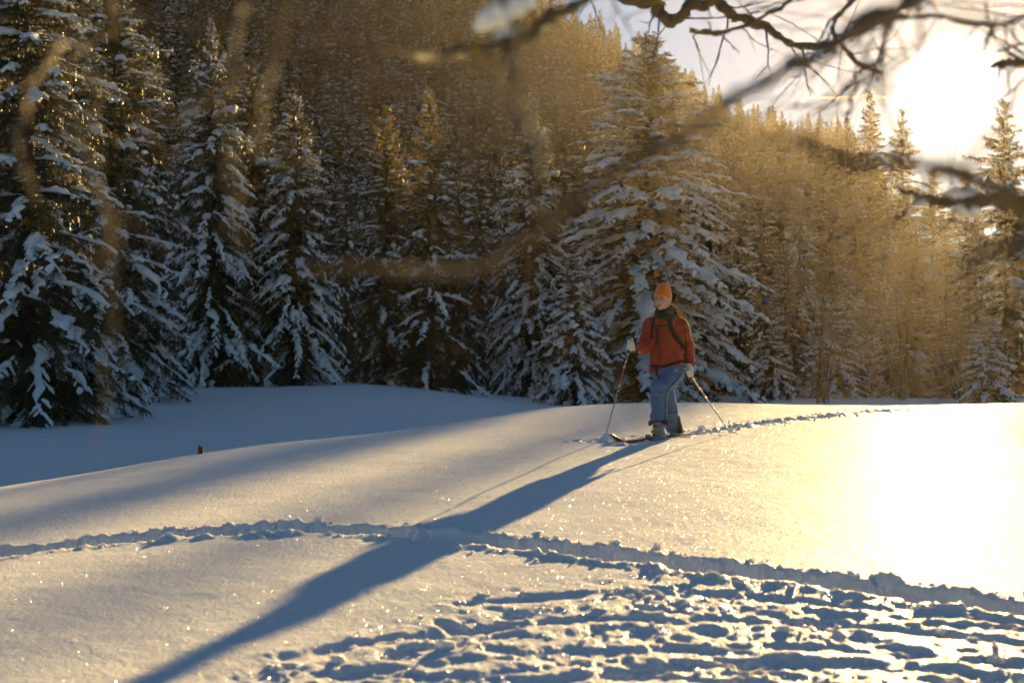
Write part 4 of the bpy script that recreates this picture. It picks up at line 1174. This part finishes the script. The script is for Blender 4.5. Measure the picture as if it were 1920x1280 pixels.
# the gnarled lichen-covered bough that shows sharp against the sky
bough([(1080,-40,6.4,10),(1160,-4,6.4,10),(1215,10,6.4,11),(1245,38,6.4,11),(1275,34,6.4,11),(1320,10,6.4,11),(1345,8,6.4,10),(1390,34,6.4,9),(1440,52,6.4,8),(1455,68,6.4,7),(1505,84,6.4,6),(1560,84,6.4,5),(1600,66,6.4,3)],
      "gnarled lichen-crusted bough showing sharp against the blue sky", 12, (.15, .55), 11, 9)
# snow lump and its boughs, top middle
bough([(1180,-50,2.6,8),(1080,12,2.5,10),(1010,42,2.4,13),(955,84,2.3,13),(880,100,2.2,9),(800,108,2.0,7),(720,96,1.8,5),(640,70,1.7,4),(560,60,1.6,3)],
      "mossy bough carrying the big snow lump at the top of the picture", 9, (.1, .32), 21, 10, snowat=[(888,54,1003,-2,2.36,24), (925,72,975,50,2.3,10)])
bough([(962,60,1.3,11),(962,130,1.25,11),(975,190,1.2,10),(988,240,1.1,10),(1000,290,1.0,9),(1005,360,.95,7),(1000,420,.9,4)],
      "blurred stem hanging straight down below the snow lump", 3, (.06, .18), 23)
# left: crooked blurred boughs
bough([(228,-60,1.7,9),(205,20,1.7,9),(212,58,1.7,8),(170,80,1.7,8),(110,95,1.6,8),(65,140,1.5,7),(42,190,1.45,7),(36,260,1.4,6),(52,340,1.3,5),(70,380,1.3,3)],
      "crooked blurred bough bending down in the top left corner", 4, (.08, .25), 31)
bough([(165,88,1.5,5),(170,125,1.5,5),(188,190,1.5,5),(160,225,1.5,6),(150,235,1.5,6),(172,300,1.4,5),(195,380,1.3,4),(205,460,1.2,3),(212,520,1.2,2)],
      "zigzag blurred twig hanging beside the crooked left bough", 4, (.06, .2), 33)
bough([(470,-70,1.3,8),(452,20,1.3,8),(440,90,1.2,7),(425,170,1.15,6),(425,300,1.1,4),(430,440,1.0,3)],
      "left one of two straight blurred stems hanging from the top edge", 2, (.05, .15), 35)
bough([(560,-70,1.2,8),(540,20,1.2,8),(518,110,1.2,7),(492,200,1.1,5),(470,300,1.0,3)],
      "right one of two straight blurred stems hanging from the top edge", 2, (.05, .15), 37)
# right: the heavy lower bough and the twigs round the sun
bough([(2050,420,1.2,24),(1930,385,1.2,21),(1830,345,1.15,18),(1720,312,1.1,15),(1600,290,1.05,13),(1480,270,1.0,10),(1370,240,.75,6),(1290,205,.75,4)],
      "heavy blurred bough reaching in from the right edge below the sun", 4, (.05, .2), 41)
bough([(2010,392,3.4,14),(1920,386,3.4,13),(1840,380,3.4,13),(1770,376,3.4,10),(1720,372,3.4,6),(1680,352,3.4,3)],
      "dark bough with hanging icy snow at the right edge", 8, (.08, .28), 43, 0, snowat=[(1712,384,1760,372,3.4,10), (1765,362,1850,372,3.4,11), (1790,392,1835,396,3.4,17)], down=1.4)
bough([(2000,20,3.2,6),(1900,38,3.2,5),(1820,48,3.2,5),(1740,30,3.2,4),(1660,40,3.2,4),(1590,75,3.2,3),(1540,90,3.2,2)],
      "thin twiggy bough running along the top just above the sun", 24, (.12, .5), 47)
bough([(1750,-60,2.6,6),(1690,10,2.6,6),(1660,75,2.6,5),(1640,130,2.6,4),(1600,180,2.6,4),(1590,220,2.6,3)],
      "twig forking down just left of the sun", 16, (.1, .4), 49)
bough([(1640,-40,5,6),(1580,20,5,5),(1560,60,5,4),(1600,110,5,4),(1660,140,5,3)],
      "thin curling twig between the gnarled bough and the sun", 12, (.12, .45), 51)
bough([(2000,60,4.0,9),(1940,110,4.0,9),(1900,120,4.0,8),(1870,118,4.0,6),(1850,130,4.0,3)],
      "stubby dark bough at the right edge beside the sun", 9, (.1, .35), 53, 3)
bough([(2020,430,.9,20),(1920,455,.9,18),(1850,478,.88,14),(1790,500,.85,7)],
      "dim out-of-focus branch stub low at the right edge", 2, (.05, .12), 55)
bough([(1290,60,5.5,5),(1340,62,5.5,5),(1400,48,5.5,4),(1455,20,5.5,3.5),(1500,-20,5.5,3)],
      "slim straight twig crossing the sky left of the thick bough", 5, (.1, .3), 57)
# upright brush in front of the right-hand stand
def brush(px, Y, h_px, n, seed, label):
    rs_ = np.random.RandomState(seed); d = ray(px, 640); x0 = d[0] / d[1] * Y; z0_ = gz(x0, Y) - .1; h = h_px / FPX * Y
    o = empty("bare_shrub", (x0, Y, z0_))
    for k in range(n):
        a = rs_.uniform(0, 6.28); lean = rs_.uniform(.05, .38); ln = h * rs_.uniform(.6, 1.05); m = 10; t_ = np.linspace(0, 1, m)[:, None]
        P = np.array([math.cos(a) * lean, math.sin(a) * lean * .6, 1.0]) * ln * t_ + np.array([math.cos(a), math.sin(a), -.25]) * ln * .22 * t_ ** 2.4 + np.cumsum(rs_.normal(0, .012 * ln, (m, 3)), 0)
        V, F = tube_line(P, np.maximum(.010, .035 * (1 - t_[:, 0])), 4, seed + k); V = [V]; F = [F]; nn = len(V[0])
        for j in range(7):
            i = rs_.randint(3, m - 1); q = np.array([rs_.normal(0, .6), rs_.normal(0, .4), rs_.uniform(.1, .8)]); l2 = ln * rs_.uniform(.1, .28)
            P2 = P[i] + q * l2 * np.linspace(0, 1, 5)[:, None] + np.cumsum(rs_.normal(0, .02 * l2, (5, 3)), 0)
            vs, fs = tube_line(P2, np.linspace(.012, .006, 5), 4, seed + j); V.append(vs); F.append(fs + nn); nn += len(vs)
        link("stem", mesh_np("stem", np.concatenate(V), np.concatenate(F)), M['branch'], o)
    tag(o, label, "shrub", "bare shrubs in the hazy stand"); return o
brush(1540, 66, 520, 9, 61, "tall bare shrub with arching stems right of the skier")
brush(1690, 72, 470, 8, 63, "bare shrub of thin stems under the left rim of the sun")
brush(1800, 70, 430, 8, 65, "bare shrub of thin stems straight below the sun")
# ------------------------------------------------------------------ stake and contrail
M['rust'] = pbr("rust_brown_wood", (.20, .055, .015), .8, .3, (25, .4), (60, .5))
def stake():
    c = ground_px(372.5, 852); p = at(375, 846, c[1] + .35); X0, Y0 = p.x, p.y
    k = Y0 / FPX; zt = at(375, 834.5, Y0).z; zb = gz(X0, Y0) - .35
    o = empty("stake", (X0, Y0, zb)); tag(o, "short rust-brown wooden stake poking up behind the edge of the mound", "stake")
    bm = bmesh.new(); w = 7.4 * k / 2
    bmesh.ops.create_cube(bm, size=1)
    for v in bm.verts:
        top = v.co.z > 0
        v.co.x = v.co.x * 2 * w * (1.12 if top else .9) + (.006 if top else 0); v.co.y *= .05
        v.co.z = (zt - zb) + (-.012 if (top and v.co.x > 0) else 0) if top else 0
    bmesh.ops.bevel(bm, geom=bm.edges[:], offset=.004, segments=2, affect='EDGES')
    me = bpy.data.meshes.new("board"); bm.to_mesh(me); bm.free(); link("board", me, M['rust'], o)
    bm = bmesh.new(); bmesh.ops.create_cube(bm, size=1)
    for v in bm.verts: v.co = Vector((v.co.x * .014 + w * 1.15, v.co.y * .03 - .012, v.co.z * (zt - zb) * .9 + (zt - zb) * .46))
    me = bpy.data.meshes.new("rear_batten"); bm.to_mesh(me); bm.free(); link("rear_batten", me, M['black'], o)
stake()
def contrail(a, b, Y, th, label, seed):
    m_, t = mat_new("ice_cloud"); n = t.nodes
    o = n.new('ShaderNodeOutputMaterial'); tr = n.new('ShaderNodeBsdfTranslucent'); tr.inputs['Color'].default_value = (.9, .9, .9, 1)
    ts = n.new('ShaderNodeBsdfTransparent'); mx = n.new('ShaderNodeMixShader')
    lw = n.new('ShaderNodeTexNoise'); lw.inputs['Scale'].default_value = .02; tcn = n.new('ShaderNodeTexCoord'); t.links.new(tcn.outputs['Object'], lw.inputs['Vector'])
    mr = n.new('ShaderNodeMapRange'); mr.inputs['To Min'].default_value = .15; mr.inputs['To Max'].default_value = .75
    t.links.new(lw.outputs['Fac'], mr.inputs['Value']); t.links.new(mr.outputs[0], mx.inputs[0])
    t.links.new(ts.outputs[0], mx.inputs[1]); t.links.new(tr.outputs[0], mx.inputs[2]); t.links.new(mx.outputs[0], o.inputs[0])
    rs_ = np.random.RandomState(seed); A, B = np.array(at(*a, Y)), np.array(at(*b, Y)); m = 30; t_ = np.linspace(0, 1, m)
    P = A + (B - A) * t_[:, None]; P[:, 2] += fbm(t_ * 5, t_ * 0 + seed, None, seed, 3) * th * .6
    w = th * np.sin(np.linspace(.05, math.pi - .05, m)) ** .6 * (1 + .3 * rs_.normal(0, 1, m).clip(-1, 1))
    v, f = tubes((P - A)[None], (w * 3)[None], w[None], 8, 1.0, seed, .15)
    ob = link("contrail", mesh_np("contrail", v, f), m_); ob.location = A
    tag(ob, label, "cloud"); return ob
contrail((1500, 184), (1700, 181), 4000, 4.0, "thin bright contrail low in the sky left of the sun", 3)
contrail((1860, 226), (1990, 223), 4000, 3.5, "faint short contrail right of the sun", 5)
# ------------------------------------------------------------------ haze
HAZE_DENSITY = .0001
hb = np.array([(-190,-30,-6),(150,-30,-6),(150,228,-6),(-190,228,-6),(-190,-30,86),(150,-30,86),(150,228,86),(-190,228,86)], float)
hf = np.array([(0,3,2,1),(4,5,6,7),(0,1,5,4),(1,2,6,5),(2,3,7,6),(3,0,4,7)])
hz_m, t = mat_new("glare_haze")
o_ = t.nodes.new('ShaderNodeOutputMaterial'); pv = t.nodes.new('ShaderNodeVolumePrincipled')
pv.inputs['Color'].default_value = (.98, .84, .62, 1)  # amber haze, added to give the sun glare and a golden veil
pv.inputs['Density'].default_value = HAZE_DENSITY
pv.inputs['Anisotropy'].default_value = .79
t.links.new(pv.outputs[0], o_.inputs['Volume'])
tag(link("haze", mesh_np("haze", hb, hf, False), hz_m), "thin amber haze added to the valley air as golden glare", "haze", None, "stuff")
